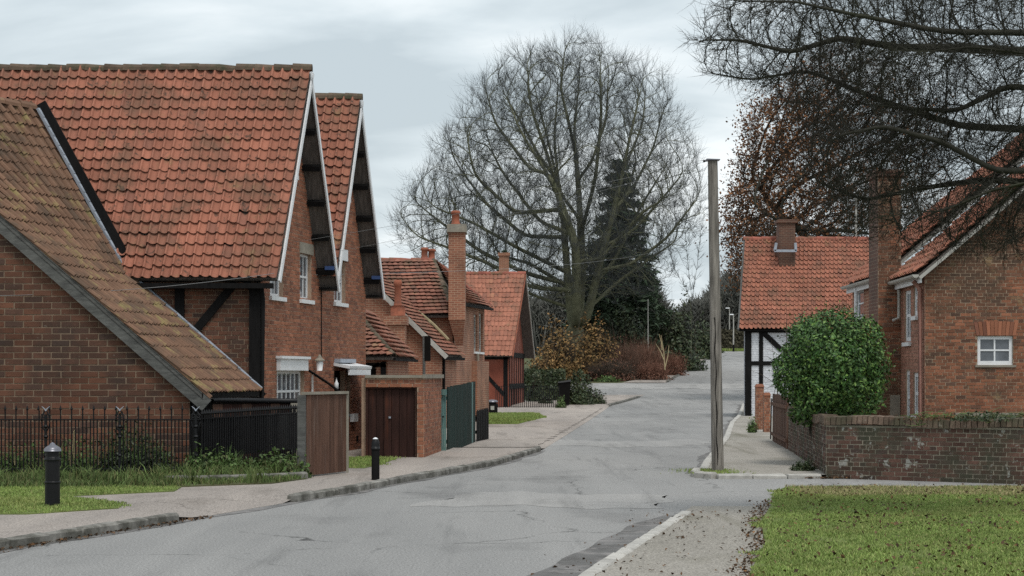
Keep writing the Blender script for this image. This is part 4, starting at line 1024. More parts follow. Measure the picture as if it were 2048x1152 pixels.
WD = Wall((-6.5, 54.3, 0), (1, 0, 0), (0, -1, 0)); backing(WD, [(0, 0), (2.75, 0), (2.75, 2.5), (0, 2.5)], [(1.6, 2.4, .2, 2.2)], hD1, M_FARBRICK)
wall_box(hD1, WD, 1.6, 2.4, .2, 2.2, -.2, -.1, M_DARK, 'door'); beam(hD1, WD, 2.62, 0, 2.62, 2.4, .16); beam(hD1, WD, 1.5, 1.7, 2.5, 2.35, .1); beam(hD1, WD, .8, 2.3, 2.7, 2.3, .12)
backing(Wall((-3.75, 54.3, 0), (.3, 5.7, 0), (5.7, -.3, 0)), [(0, 0), (5.7, 0), (5.7, 2.5), (0, 2.5)], [], hD1, M_FARBRICK)
MB().bar(c0 + V((.03, -.02, -.05)), c1 + V((.03, 0, -.05)), .08, .08).build('gutter', M_BLACK, hD1)

hD2 = thing('brick_cottage', 'orange brick cottage gable with sloping verge, squat chimney and single pot', 'cottage', (-3.5, 66, 0))
yN, yF = 66.0, 70.0; e0, e1 = V((X(893, 66), yN - .2, 2.70)), V((X(925, 70), yF, 2.70)); up = V((-3.6, 0, 3.57))
far_roof(hD2, e0, e1, e1 + up, e0 + up, 24, .21, M_TILE_OLD)
WD2 = Wall((-9, yN, 0), (1, 0, 0), (0, -1, 0)); xe = 9 + e0.x - .25
backing(WD2, [(0, 0), (xe, 0), (xe, 2.75), (xe - 3.4, 6.1), (0, 6.1)], [], hD2, M_FARBRICK)
backing(Wall((e0.x - .25, yN, 0), (.12, 1, 0), (1, -.12, 0)), [(0, 0), (4.05, 0), (4.05, 2.7), (0, 2.7)], [], hD2, M_FARBRICK)
MB().bar(e0 + V((.02, -.04, -.06)), e0 + up + V((0, -.04, -.06)), .05, .17, up=(.7, 0, .7)).build('bargeboard', M_GALV, hD2)
MB().bar(e0 + V((-.1, 0, -.1)), e1 + V((.05, 0, -.08)), .1, .1).build('gutter', M_BLACK, hD2)
MB().tube([V((e0.x - .12, 66.6, 2.6)), V((e0.x - .12, 66.6, 0))], .05, 8).build('downpipe', M_BLACK, hD2)
ch = MB(); ch.aabb(X(773, 65), X(811, 65), 64.6, 65.9, 0, Z(640, 65)); ch = ch.build('chimney', M_FARBRICK, hD2)
MB().aabb(X(769, 65), X(815, 65), 64.5, 66, Z(650, 65), Z(632, 65)).build('chimney_cap', M_FARBRICK, ch)
MB().lathe(V((X(795, 65), 65.2, Z(634, 65))), [(.27, 0), (.27, .3), (.22, .42)], 12).build('pot_base', M_POT, ch, smooth=True); chimney_pot(ch, V((X(795, 65), 65.2, Z(612, 65))), .14, .95)
vp = thing('vent_post', 'dark board on a thin post in front of the orange brick gable', 'post', (X(848, 60), 60, 0))
MB().tube([(X(848, 60), 60, 0), (X(848, 60), 60, Z(672, 60))], .05, 6).build('pole', M_GREYWOOD, vp); MB().aabb(X(849, 60), X(861, 60), 59.95, 60.1, Z(722, 60), Z(672, 60)).build('board', M_DARK, vp)

hD3 = thing('hipped_house', 'two-storey brick house with brown hipped tile roof and tall chimney', 'house', (-2.3, 70.2, 0))
z1, zr3 = 4.30, 6.75
A, B, C_, D_ = V((X(700, 70), 69.9, z1)), V((X(912, 70), 69.9, z1)), V((X(866, 75), 75, zr3)), V((X(690, 75), 75, zr3))
far_roof(hD3, A, B, C_, D_, 16, .225, M_TILE_OLD, dk=M_SOFFIT)
s0, s1 = V((X(916, 71), 70.6, 4.85)), V((X(983, 80.5), 80.5, 5.0)); apx, apy = C_ + V((0, .1, 0)), V((X(880, 79), 79, zr3))
far_roof(hD3, s0, s1, apy, apx, 15, .23, M_TILE_OLD); MB().slab([apx, apy, V((-8, 79, zr3 - 1)), V((-8, 75, zr3))], .1).build('roof', M_TILE_OLD, hD3)
ridge_tiles(hD3, B + V((-.2, .6, .35)), C_, .13, .4, M_RIDGE); ridge_tiles(hD3, D_, C_, .13, .45, M_RIDGE_RED); ridge_tiles(hD3, apx, s1 + (apx - s1) * .02, .12, .4, M_RIDGE_RED)
WD3 = Wall((-9, 70.2, 0), (1, 0, 0), (0, -1, 0)); xw = 9 + X(905, 70.2)
backing(WD3, [(0, 0), (xw, 0), (xw, 4.4), (0, 4.4)], [], hD3, M_FARBRICK)
xs0, xs1 = X(905, 70.2), X(969, 80)
WD3s = Wall((xs0, 70.2, 0), (xs1 - xs0, 9.8, 0), (9.8, -(xs1 - xs0), 0))
def s3(px):
    k = (px - CX) / F; q = (xs1 - xs0) / 9.8; return (k * 70.2 - xs0) / (q - k) * math.hypot(1, q)
hl = [(s3(948), s3(955), 3.0, 4.6), (s3(958), s3(965.5), 3.0, 4.7)]
backing(WD3s, [(0, 0), (9.86, 0), (9.86, 4.95), (0, 4.85)], hl, hD3, M_FARBRICK)
for h in hl: window(hD3, WD3s, *h, 1, 2, fw=.12, m_frame=M_GALV)
wall_box(hD3, WD3s, s3(944), s3(968), .3, 2.6, -.1, .22, M_FARBRICK, 'buttress')
MB().tube([WD3s.p(s3(951), 2.9, .1), WD3s.p(s3(951), 0, .1)], .06, 8).build('downpipe', M_STONE, hD3); MB().bar(s0 + V((.05, 0, -.07)), s1 + V((.05, 0, -.07)), .1, .1).build('gutter', M_BLACK, hD3)
MB().slab([V((X(912, 69.8), 69.8, z1 - .3)), V((X(921, 69.8), 69.8, z1)), V((X(919, 72), 72, 6.0)), V((X(913, 71), 71, 5.4))], .06).build('lead_flashing', M_LEAD, hD3)
ch = MB(); ch.aabb(X(897, 69.6), X(930, 69.6), 69.6, 70.8, Z(640, 69.6), Z(463, 69.6)); ch.hexa([V((X(912, 69.9), 69.95, Z(690, 69.9))), V((X(926, 69.9), 69.95, Z(690, 69.9))), V((X(926, 69.9), 70.7, Z(690, 69.9))), V((X(912, 69.9), 70.7, Z(690, 69.9))), V((X(898, 69.6), 69.62, Z(640, 69.6))), V((X(929.5, 69.6), 69.62, Z(640, 69.6))), V((X(929.5, 69.6), 70.75, Z(640, 69.6))), V((X(898, 69.6), 70.75, Z(640, 69.6)))]); ch = ch.build('chimney', M_FARBRICK, hD3)
MB().aabb(X(894, 69.5), X(932.5, 69.5), 69.5, 70.9, Z(464, 69.5), Z(448, 69.5)).build('chimney_cap', M_STONE, ch); chimney_pot(ch, V((X(911, 69.9), 70.1, Z(449, 69.9))), .17, .55)
MB().tube([V((X(835, 69.6), 69.9, Z(622, 69.6))), V((X(868, 68.9), 68.9, Z(650, 68.9))), V((X(897, 68.2), 68.2, Z(680, 68.2)))], .06, 6).build('roof_verge_mortar', M_DRY, hD3)
bc = thing('chimney_stack', 'pair of red chimney pots peeping over the brown hipped roof', 'chimney', (X(856, 92), 92, 0))
MB().aabb(X(842, 92), X(872, 92), 91.6, 92.6, 0, Z(520, 92)).build('stack', M_FARBRICK, bc); chimney_pot(bc, V((X(849, 92), 92, Z(521, 92))), .19, .66); chimney_pot(bc, V((X(863, 92), 92.2, Z(521, 92))), .19, .6, M_POT)

hD4 = thing('timbered_house', 'red ochre timber-framed house with steep pantile roof and black studs', 'house', (-.2, 110, zg(110)))
g4 = zg(111)
A, B, C_, D_ = V((X(930, 109.5), 109.5, 3.16)), V((X(1024, 109.5), 109.5, 3.16)), V((X(1050, 114.5), 114.5, 8.42)), V((X(925, 114.5), 114.5, 8.42))
far_roof(hD4, A, B, C_, D_, 17, .24, M_TILE, fn=lambda w_, g_: round_tile(w_, g_, lip=.05))
B2 = V((X(1068, 120), 120, 3.2)); A2 = V((X(930, 120), 120, 3.2)); deck(hD4, [B2, A2, D_, C_], M_SOFFIT, .12)
ridge_tiles(hD4, D_, C_ + V((.05, 0, 0)), .16, .5, M_RIDGE_RED)
for p in (B, B2): MB().bar(p + V((.05, 0, -.06)), C_ + V((.05, 0, -.06)), .06, .16).build('bargeboard', M_GALV if p is B2 else M_POT, hD4)
WD4 = Wall((X(930, 110), 110, 0), (1, 0, 0), (0, -1, 0)); f4 = lambda px: X(px, 110) - X(930, 110)
wf_ = backing(WD4, [(0, 0), (f4(1018), 0), (f4(1018), 3.4), (0, 3.4)], [], hD4, M_PLASTER_RED)
xq = X(1018, 110); WD4s = Wall((xq, 110, 0), (.97, 9.5, 0), (9.5, -.97, 0))
backing(WD4s, [(0, 0), (9.55, 0), (9.55, 3.3), (4.7, 8.1), (0, 3.3)], [], hD4, M_PLASTER_RED, 'gable_wall')
beam(hD4, WD4, f4(1011), 0, f4(1011), 3.2, .26); beam(hD4, WD4, f4(975), 1.9, f4(1008), .8, .22); beam(hD4, WD4, 0, 3.05, f4(1018), 3.05, .2)
for s in (.2, 1.6, 3.0, 4.4, 5.8, 7.2, 8.6, 9.4): beam(hD4, WD4s, s, 0, s, 3.3, .2)
for z in (1.3, 3.25): beam(hD4, WD4s, 0, z, 9.5, z, .32, .06)
dc = thing('chimney_stack', 'square red chimney rising behind the timber-framed house roof ridge', 'chimney', (X(1008, 126), 126, 0))
MB().aabb(X(998, 126), X(1018, 126), 125.6, 126.4, 0, Z(512, 126)).build('stack', M_FARBRICK, dc); MB().aabb(X(996, 126), X(1020, 126), 125.5, 126.5, Z(512, 126), Z(506, 126)).build('chimney_cap', M_FARBRICK, dc)

# ------------------------------------------------------------ the white timbered barn on the right
hF = thing('timbered_barn', 'barn with orange pantiles over white brick and black timber framing', 'barn', (11.2, 84.7, 0))
d0 = 84.7; A, B = V((X(1478, d0 - .3), d0 - .3, 4.12)), V((X(1810, d0 - .3), d0 - .3, 4.12)); C_, D_ = V((X(1800, 88.6), 88.6, 8.66)), V((X(1490, 88.6), 88.6, 8.66))
rf = deck(hF, [A, B, C_, D_], M_BLACK, .1); tile_rows(rf, quad_lines(A, B, C_, D_, 20), .213, M_TILE, 300, box=(1470, 470, 1770, 665), fixed=37)
ridge_tiles(rf, D_ + V((-.1, 0, 0)), C_, .15, .45, M_RIDGE_RED); deck(hF, [V((X(1810, 92.5), 92.5, 4.1)), V((X(1500, 92.5), 92.5, 4.1)), D_, C_], M_TILE_OLD)
MB().bar(A + V((-.04, -.02, -.02)), D_ + V((-.04, 0, -.02)), .08, .14, up=(0, -.76, .65)).build('bargeboard', M_GREYWOOD, hF)
WFr = Wall((X(1489, d0), d0, 0), (1, 0, 0), (0, -1, 0)); ff = lambda px: X(px, d0) - X(1489, d0)
brick_wall(hF, WFr, [(0, 0), (ff(1800), 0), (ff(1800), 4.15), (0, 4.15)], [], .11, .33, M_WHITEMORTAR, M_WHITEWASH, 60, box=(1495, 660, 1565, 830))
backing(Wall((X(1489, d0), d0, 0), (.15, 1, 0), (-1, .15, 0)), [(0, 0), (7.7, 0), (7.7, 4.1), (3.85, 8.5), (0, 4.1)], [], hF, M_WHITEMORTAR, 'gable_wall')
beam(hF, WFr, ff(1496), 0, ff(1496), 4.1, .30, .08); beam(hF, WFr, ff(1522), 1.4, ff(1522), 4.0, .19, .05); beam(hF, WFr, ff(1500), 2.55, ff(1800), 2.55, .19, .06)
beam(hF, WFr, ff(1526), 4.0, ff(1564), 3.15, .24, .055); beam(hF, WFr, ff(1495), 4.05, ff(1800), 4.05, .12, .07); beam(hF, WFr, ff(1600), 0, ff(1600), 4.0, .2, .05); beam(hF, WFr, ff(1680), 0, ff(1680), 4.0, .2, .05)
ch = MB(); ch.aabb(X(1556, 87.6), X(1588, 87.6), 87.2, 88.2, 7.3, Z(440, 87.6)); ch = ch.build('chimney', M_FARBRICK_D, hF)
MB().aabb(X(1552, 87.6), X(1592, 87.6), 87.1, 88.3, Z(447, 87.6), Z(441, 87.6)).build('chimney_cap', M_FARBRICK_D, ch)
for (p, q) in (((1548, 502), (1592, 502)), ((1549, 502), (1552, 486)), ((1591, 502), (1590, 486))):
    MB().bar(P(p[0], p[1], 87.05) + V((0, -.1, 0)), P(q[0], q[1], 87.05) + V((0, -.1, 0)), .12, .12).build('lead_flashing', M_LEAD, ch)
MB().tube([(X(1712, 88.6), 88.6, 8.6), (X(1712, 88.6), 88.6, Z(392, 88.6))], .05, 6).build('aerial_pole', M_GALV, hF)

# ------------------------------------------------------------ the brick house on the right
hE = thing('brick_house', 'brown brick house with white sash windows and big chimney behind the mossy wall', 'house', (9.2, 40, 0))
xc = X(1850, 40); WE = Wall((xc, 40, 0), (1, 0, 0), (0, -1, 0)); fe = lambda px: X(px, 40) - xc
pitch = .842; zE = 4.22; rx = 5.6
wE = (fe(1955), fe(2026), Z(730, 40), Z(672, 40))
brick_wall(hE, WE, [(0, 0), (2 * rx, 0), (2 * rx, zE), (rx, zE + rx * pitch), (0, zE)], [wE], .0735, .225, M_MORTAR_R, M_BRICK_R, 300, box=(1850, 560, 2048, 840))
window(hE, WE, *wE, 2, 2, rec=.05, fw=.075, bar=.035, sill=False, meet=False); wall_box(hE, WE, wE[0] - .06, wE[1] + .06, wE[2] - .05, wE[2] - .002, -.05, .05, M_STONE, 'sill')
for i in range(11):                                  # the flat arch of bricks on end
    t = (i + .5) / 11; s = lerp(wE[0] - .03, wE[1] + .06, t); tl = (t - .5) * .34
    z0, z1 = wE[3] + .012, wE[3] + .30
    g = MB(); wd = .036; a, b = (s, z0), (s + tl * .35, z1 + .03 * (1 - (2 * t - 1) ** 2))
    g.hexa([WE.p(a[0] - wd, a[1], -.01), WE.p(a[0] + wd, a[1], -.01), WE.p(a[0] + wd, a[1], .022), WE.p(a[0] - wd, a[1], .022),
            WE.p(b[0] - wd * 1.12, b[1], -.01), WE.p(b[0] + wd * 1.12, b[1], -.01), WE.p(b[0] + wd * 1.12, b[1], .022), WE.p(b[0] - wd * 1.12, b[1], .022)], random.random()); g.build('arch_brick', M_BRICK_G, hE)
wall_box(hE, WE, fe(1908), fe(2034), 1.03, 1.16, -.02, .14, M_STONE, 'stone_ledge')
# street side
q = .04; WE2 = Wall((xc, 40, 0), (q, 1, 0), (-1, q, 0))
def se(px):
    k = (px - CX) / F; return (k * 40 - xc) / (q - k) * math.hypot(1, q)
we = [(se(1835), se(1828), Z(632, 41), Z(560, 41)), (se(1822), se(1810), Z(685, 42.3), Z(580, 42.3)), (se(1836.5), se(1827), Z(832, 41), Z(745, 41)), (se(1820), se(1812), Z(850, 42.3), Z(741, 42.3))]
we = [(min(a, b), max(a, b), c, d) for a, b, c, d in we]
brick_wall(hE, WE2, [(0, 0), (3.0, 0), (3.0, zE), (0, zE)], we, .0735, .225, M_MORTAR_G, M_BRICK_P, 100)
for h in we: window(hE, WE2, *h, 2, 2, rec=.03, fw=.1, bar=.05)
MB().tube([WE2.p(.16, zE - .12, -.05 + .28), WE2.p(.16, zE - .3, .08), WE2.p(.16, 0, .08)], .055, 8).build('downpipe', M_PINKPAINT, hE, smooth=True)
yc0, yc1 = 43.0, 44.5; cx = lambda px: X(px, yc0)
WEc = Wall((cx(1722), yc0, 0), (1, 0, 0), (0, -1, 0))
brick_wall(hE, WEc, [(0, 0), (cx(1805) - cx(1722), 0), (cx(1805) - cx(1722), Z(655, yc0)), (0, Z(655, yc0))], [], .0735, .225, M_MORTAR_R, M_BRICK_R, 100, name='chimney_breast')
WEd = Wall((cx(1757), yc0 + .06, 0), (1, 0, 0), (0, -1, 0))
zt_ = Z(352, yc0); brick_wall(hE, WEd, [(0, 2.8), (cx(1803) - cx(1757), 2.8), (cx(1803) - cx(1757), zt_), (0, zt_)], [], .0735, .225, M_MORTAR_R, M_BRICK_R, 100, name='chimney')
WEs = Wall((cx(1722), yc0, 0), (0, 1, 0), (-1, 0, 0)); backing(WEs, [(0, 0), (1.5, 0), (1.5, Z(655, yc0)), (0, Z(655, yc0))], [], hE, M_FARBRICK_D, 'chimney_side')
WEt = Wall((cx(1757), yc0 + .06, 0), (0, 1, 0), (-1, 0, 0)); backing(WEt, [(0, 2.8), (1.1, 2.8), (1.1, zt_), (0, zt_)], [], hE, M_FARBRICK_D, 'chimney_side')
MB().aabb(cx(1752), cx(1808), yc0, yc0 + 1.2, zt_, zt_ + .16).build('chimney_cap', M_FARBRICK_D, hE)
MB().slab([V((cx(1722), yc0 - .02, Z(655, yc0))), V((cx(1805), yc0 - .02, Z(655, yc0))), V((cx(1805), yc1, Z(640, yc0))), V((cx(1722), yc1, Z(640, yc0)))], .08).build('chimney_shoulder', M_BRICK_R, hE)
wall_box(hE, WEc, cx(1780) - cx(1722), cx(1800) - cx(1722), Z(900, yc0), Z(790, yc0), .0, .014, M_STONE, 'render_patch')
# roofs, eaves gutters
def e_roof(y0, y1, xa, xb, ze, name, nind, bx):
    A, B = V((xa, y0, ze)), V((xb, y1, ze)); up = V((rx + .2, 0, (rx + .2) * pitch))
    r_ = deck(hE, [B, A, A + up, B + up], M_SOFFIT, .08)
    tile_rows(r_, quad_lines(B, A, A + up, B + up, 26), .22, M_TILE, nind, box=bx)
    ridge_tiles(r_, A + up, B + up, .14, .45, M_RIDGE_RED)
    MB().slab([A + up, B + up, B + up + V((rx, 0, -rx * pitch)), A + up + V((rx, 0, -rx * pitch))], .08).build('roof', M_TILE_OLD, hE)
    mb = MB(); k = 7; ring = []
    for p in (A, B):
        for i in range(k): t = math.pi + math.pi * i / (k - 1); ring.append(p + V((-.06 + math.cos(t) * .075, 0, .0 + math.sin(t) * .075)))
    mb.v = [tuple(p) for p in ring]; mb.f = [(i, i + 1, k + i + 1, k + i) for i in range(k - 1)] + [tuple(range(k))]; mb.r = [0] * k; mb.build('gutter', M_GALV, hE)
    MB().bar(A + V((.06, .03, -.1)), B + V((.06, 0, -.1)), .04, .16).build('fascia', M_WHITE, hE)
    MB().bar(A + V((.02, -.03, -.08)), A + up + V((0, -.03, -.08)), .05, .07, up=(-.64, 0, .76)).build('verge_board', M_GALV, hE)
e_roof(39.75, 43.4, xc - .2, xc - .05, zE, 'n', 120, (1760, 370, 2048, 570)); e_roof(44.3, 49.2, X(1690, 49.2) - .08, X(1690, 49.2), 4.40, 'f', 40, (1688, 490, 1760, 575))
WEf = Wall((9.2, 44.5, 0), (.02, 1, 0), (-1, .02, 0)); backing(WEf, [(0, 0), (4.6, 0), (4.6, 4.45), (0, 4.45)], [(2.9, 3.9, Z(640, 48), Z(576, 48))], hE, M_FARBRICK)
window(hE, WEf, 2.9, 3.9, Z(640, 48), Z(576, 48), 1, 2, rec=.02, fw=.12)
MB().slab([V((9.3, 49.1, 0)), V((18, 49.1, 0)), V((18, 49.1, 4.4)), V((9.3, 49.1, 4.4))], .1).build('wall', M_FARBRICK, hE)
MB().tube([(9.12, 47.7, 4.3), (9.12, 47.7, 0)], .05, 8).build('downpipe', M_WHITE, hE); MB().tube([WE2.p(2.75, zE - .2, .1), WE2.p(2.75, Z(636, 43), .1), WE2.p(2.75, Z(642, 43), .25)], .035, 8).build('overflow_pipe', M_GALV, hE)

# ------------------------------------------------------------ the low garden wall and what stands along the right pavement
gw = thing('garden_wall', 'low mossy brick garden wall with brick-on-edge coping at the corner', 'wall', (X(1650, 34.8), 34.8, 0))
cw = V((X(1652, 34.8), 34.8, 0)); ew = V((X(2048, 32.7) + 1.4, 32.0, 0)); bw = V((X(1577, 46.2), 46.2, 0))
dw = (ew - cw).normalized(); WG = Wall(cw, dw, (dw.y, -dw.x, 0)); lw = (ew - cw).length
brick_wall(gw, WG, [(0, 0), (lw, 0), (lw, 1.03), (0, 1.03)], [], .0835, .25, M_MORTAR_W, M_BRICK_W, 300)
db = (bw - cw).normalized(); WG2 = Wall(cw, db, (-db.y, db.x, 0)); lb = (bw - cw).length
brick_wall(gw, WG2, [(0, 0), (lb, 0), (lb, 1.06), (0, 1.06)], [], .0835, .25, M_MORTAR_W, M_BRICK_W, 120)
for (Wx, l_) in ((WG, lw), (WG2, lb)):
    n = int(l_ / .105)
    bm_ = [bpy.data.meshes.new('coping_brick') for _ in range(3)]
    for k, me in enumerate(bm_):
        g = MB(); r_ = random.Random(k); j = lambda: r_.uniform(-.006, .008)
        g.hexa([(-.046, -.16, 0), (.046, -.16, 0), (.046, .16, 0), (-.046, .16, 0), (-.044 + j(), -.15, .15 + j()), (.044 + j(), -.15, .15 + j()), (.044, .15, .16 + j()), (-.044, .15, .16 + j())]); me.from_pydata(g.v, [], g.f); me.materials.append(M_COPING)
    for i in range(n):
        o = bpy.data.objects.new('coping_brick', bm_[i % 3]); COL.objects.link(o); attach(o, gw)
        o.matrix_basis = Matrix.Translation(Wx.p((i + .5) * l_ / n, 1.035 + random.uniform(-.006, .006) + .03 * math.sin(i * .21), -.12)) @ Matrix.Rotation(math.atan2(Wx.d.y, Wx.d.x), 4, 'Z') @ Matrix.Rotation(random.gauss(0, .04), 4, 'Y')
MB().hexa([cw + V((.03, .05, .01)), ew + V((0, .05, .01)), ew + V((.1, .22, .01)), cw + V((.1, .24, .01)), cw + V((.03, .05, 1.04)), ew + V((0, .05, 1.04)), ew + V((.1, .22, 1.04)), cw + V((.1, .24, 1.04))]).build('wall_core', M_MORTAR_W, gw)
MB().hexa([cw + V((.05, .05, .01)), bw + V((.05, 0, .01)), bw + V((.25, 0, .01)), cw + V((.25, .05, .01)), cw + V((.05, .05, 1.06)), bw + V((.05, 0, 1.06)), bw + V((.25, 0, 1.06)), cw + V((.25, .05, 1.06))]).build('wall_core', M_MORTAR_W, gw)
board_fence('panel_fence', 'brown boarded fence panel between garden wall and brick gate pillars', 'fence', (X(1576, 46.6), 46.6, 0), (X(1546, 52.5), 52.5, 0), 1.42, 1.42, 12, M_GATE)
for (px0, px1, dd, top, lab) in ((1528, 1541, 60.5, 785, 'shorter orange brick gate pillar nearer the brown fence panel'), (1512, 1528, 63.5, 768, 'taller orange brick gate pillar nearer the white barn post')):
    t = thing('gate_pillar', lab, 'pillar', (X((px0 + px1) / 2, dd), dd, 0), 'brick gate pillars'); x0, x1 = X(px0, dd), X(px1, dd); ht = Z(top, dd)
    brick_wall(t, Wall((x0, dd, 0), (1, 0, 0), (0, -1, 0)), [(0, 0), (x1 - x0, 0), (x1 - x0, ht - .1), (0, ht - .1)], [], .1, .13, M_MORTAR_G, M_BRICK_G, 60, name='front_face', headers=False)
    MB().aabb(x0 + .004, x1 - .004, dd + .01, dd + .32, 0, ht - .1).build('core', M_FARBRICK, t)
    g = MB(); q = [V((x0 - .02, dd - .03, ht - .1)), V((x1 + .02, dd - .03, ht - .1)), V((x1 + .02, dd + .34, ht - .1)), V((x0 - .02, dd + .34, ht - .1))]; c = sum(q, V((0, 0, 0))) / 4
    g.hexa(q + [lerp(p, c, .35) + V((0, 0, .1)) for p in q]); g.build('cap', M_BRICK_G, t)
ih = thing('iron_hurdle', 'thin black iron gate hurdle leaning by the brown panel fence', 'gate', (X(1543, 54), 54, 0))
for k in range(2): MB().tube([(X(1541 + k * 5, 54 - k), 54 - k, 0), (X(1543 + k * 4, 54 - k), 54 - k, 1.3)], .02, 6).build('upright', M_IRON, ih)
MB().tube([(X(1543, 54), 54, 1.25), (X(1547, 53), 53, 1.25)], .02, 6).build('rail', M_IRON, ih)
# ------------------------------------------------------------ railings, bollards, pole, bin, lamps, wires
def railing(name, label, a, b, n, h, m_, tall_every=1, tall=.1, rail_z=(.22, 1.15), rbar=.013, root=None, foot=.0):
    a, b = V(a), V(b); t = root or thing(name, label, 'railing', a); d = (b - a)
    me = MB().tube([(0, 0, foot), (0, 0, 1)], rbar, 6).build('bar', m_, t); base = me.data
    bpy.data.objects.remove(me)
    tip = MB(); tip.lathe((0, 0, 0), [(rbar, 0), (rbar * 1.9, .02), (rbar * 1.3, .05), (.001, .10)], 6); tp = bpy.data.meshes.new('spear_tip'); tp.from_pydata(tip.v, [], tip.f); tp.materials.append(m_)
    for i in range(n):
        p = a + d * ((i + .5) / n); tall_ = (i % tall_every == 0); hh = rail_z[1] + (tall if tall_ else .005)
        o = bpy.data.objects.new('bar', base); COL.objects.link(o); attach(o, t); o.matrix_basis = Matrix.Translation(p) @ Matrix.Rotation(random.gauss(0, .004), 4, 'Y') @ Matrix.Diagonal((1, 1, hh, 1))
        if tall_:
            o2 = bpy.data.objects.new('spear_tip', tp); COL.objects.link(o2); attach(o2, t); o2.matrix_basis = Matrix.Translation(p + V((0, 0, hh)))
    for z in rail_z: MB().bar(a + V((0, 0, z)), b + V((0, 0, z)), .035, .02).build('rail', m_, t)
    return t
ra = V((X(-60, 33.6), 33.6, .05)); rb = V((X(398, 33.6), 33.6, .05))
rl = railing('iron_railing', 'black wrought iron railing with scrolled finial posts before the brown wing', ra, rb, 62, 1.3, M_IRON, 3, .17, (.20, 1.12))
for px in (92, 240, 392):
    c = V((X(px, 33.6), 33.58, 0)); 
    po = MB().aabb(c.x - .022, c.x + .022, c.y - .022, c.y + .022, 0, 1.26).build('finial_post', M_IRON, rl)
    g = MB()
    for s in (-1, 1):
        g.tube([c + V((s * (.02 + .06 * math.sin(t * 3.14)), 0, .95 + .38 * t)) for t in np.linspace(0, 1, 8)], .012, 6)
        g.tube([c + V((s * (.05 + .035 * math.cos(t)), 0, 1.24 + .035 * math.sin(t))) for t in np.linspace(0, 5.0, 9)], .010, 6)
    g.build('scroll', M_IRON, po)
    g = MB()
    for s in (-1, 1): g.tube([c + V((0, 0, 1.33)), c + V((s * .025, 0, 1.37)), c + V((s * .075, 0, 1.415))], [.012, .010, .004], 6)
    g.build('finial', M_LEAD, po)
    for z in (.5, .85, 1.04): MB().lathe(c + V((0, 0, z)), [(.03, -.03), (.045, 0), (.03, .03)], 8).build('collar', M_IRON, po)
# the close-barred section curving back to the gate
pts = [V((X(402, 33.7), 33.7, .05)), V((X(470, 34.6), 34.6, .07)), V((X(535, 35.7), 35.7, .09)), V((X(597, 37.0), 37.0, .10))]
rc = thing('iron_railing', 'black railing of close-set bars curving back towards the brown gate', 'railing', pts[0])
for (p, q) in zip(pts, pts[1:]): railing('', '', p, q, 15, 1.2, M_IRON, 1, .075, (.10, 1.13), .016, rc)
bk = MB()
for (p, q) in zip(pts, pts[1:]): bk.bar(p + V((.02, .07, .76)), q + V((.02, .07, .76)), .012, .74)
bk.build('backing_sheet', M_IRON, rc)

def bollard(label, px, d, prof, m_, capm, n=18, cap_from=None, rings=()):
    c = V((X(px, d), d, .09)); t = thing('bollard', label, 'bollard', c, 'bollards on the left pavement')
    k = cap_from; MB().lathe(c, prof[:k], n).build('body', m_, t, smooth=False); MB().lathe(c, prof[k - 1:], n).build('cap', capm, t, smooth=True)
    for z, r in rings: MB().lathe(c + V((0, 0, z)), [(r * .93, -.018), (r, -.008), (r, .008), (r * .93, .018)], n).build('ring', m_, t)
bollard('stout black iron bollard with pale domed cap on the grass verge', 105, 26.0, [(.108, 0), (.108, .35), (.104, .36), (.104, .72), (.098, .73), (.098, .80), (.125, .81), (.125, .84), (.10, .87), (.045, .90), (.03, .925), (.001, .94)], M_IRON, M_CAPMETAL, cap_from=7, rings=((.36, .115), (.69, .122)))
bollard('slim dark rounded bollard with white-chipped top near the garage', 751, 32.6, [(.073, 0), (.073, .55), (.082, .555), (.082, .575), (.077, .58), (.077, .64), (.072, .69), (.055, .74), (.02, .775), (.001, .78)], M_BLACK, M_IRON, cap_from=5)
MB().lathe(V((X(751, 32.6), 32.6 - .02, .09 + .752)), [(.05, 0), (.025, .024), (.001, .03)], 12).build('white_chip', M_WHITE, bpy.data.objects['bollard.001'])

pc = V((X(1435.5, 36.0), 36.0, .08))
tp = thing('utility_pole', 'tall cracked grey timber utility pole at the pavement corner', 'pole', pc)
mb = MB(); n = 16; ht = Z(322, 36.0) - .08; rows = 24
for r in range(rows + 1):
    t = r / rows; rad = lerp(.122, .098, t); cx_ = pc.x - .105 * t
    for j in range(n):
        a = 2 * math.pi * j / n; k = 1 + .03 * math.sin(3 * a + t * 2) + (-.13 if j == 12 and .02 < t < .52 else 0) + .012 * math.sin(j * 5.1 + r * 1.7)
        mb.v.append((cx_ + math.cos(a) * rad * k, pc.y + math.sin(a) * rad * k, .08 + ht * t))
for r in range(rows):
    for j in range(n): mb.f.append((r * n + j, r * n + (j + 1) % n, (r + 1) * n + (j + 1) % n, (r + 1) * n + j)); mb.r.append(0)
mb.f.append(tuple(rows * n + j for j in range(n))); mb.r.append(0)
shaft = mb.build('shaft', M_POLE, tp)
topx = pc.x - .105
mb = MB(); prev = None; rc_ = random.Random(4)
for i in range(26):
    t = .02 + i * .019; x = pc.x - .105 * t + .012 * math.sin(i * .9) - .02; z = .08 + ht * t; w_ = .004 + .007 * abs(math.sin(i * .55))
    cur = (V((x - w_, pc.y - lerp(.122, .098, t) * 1.02, z)), V((x + w_, pc.y - lerp(.122, .098, t) * 1.02, z)))
    if prev: mb.face([prev[0], prev[1], cur[1], cur[0]])
    prev = cur
mb.build('crack', M_DARK, shaft)
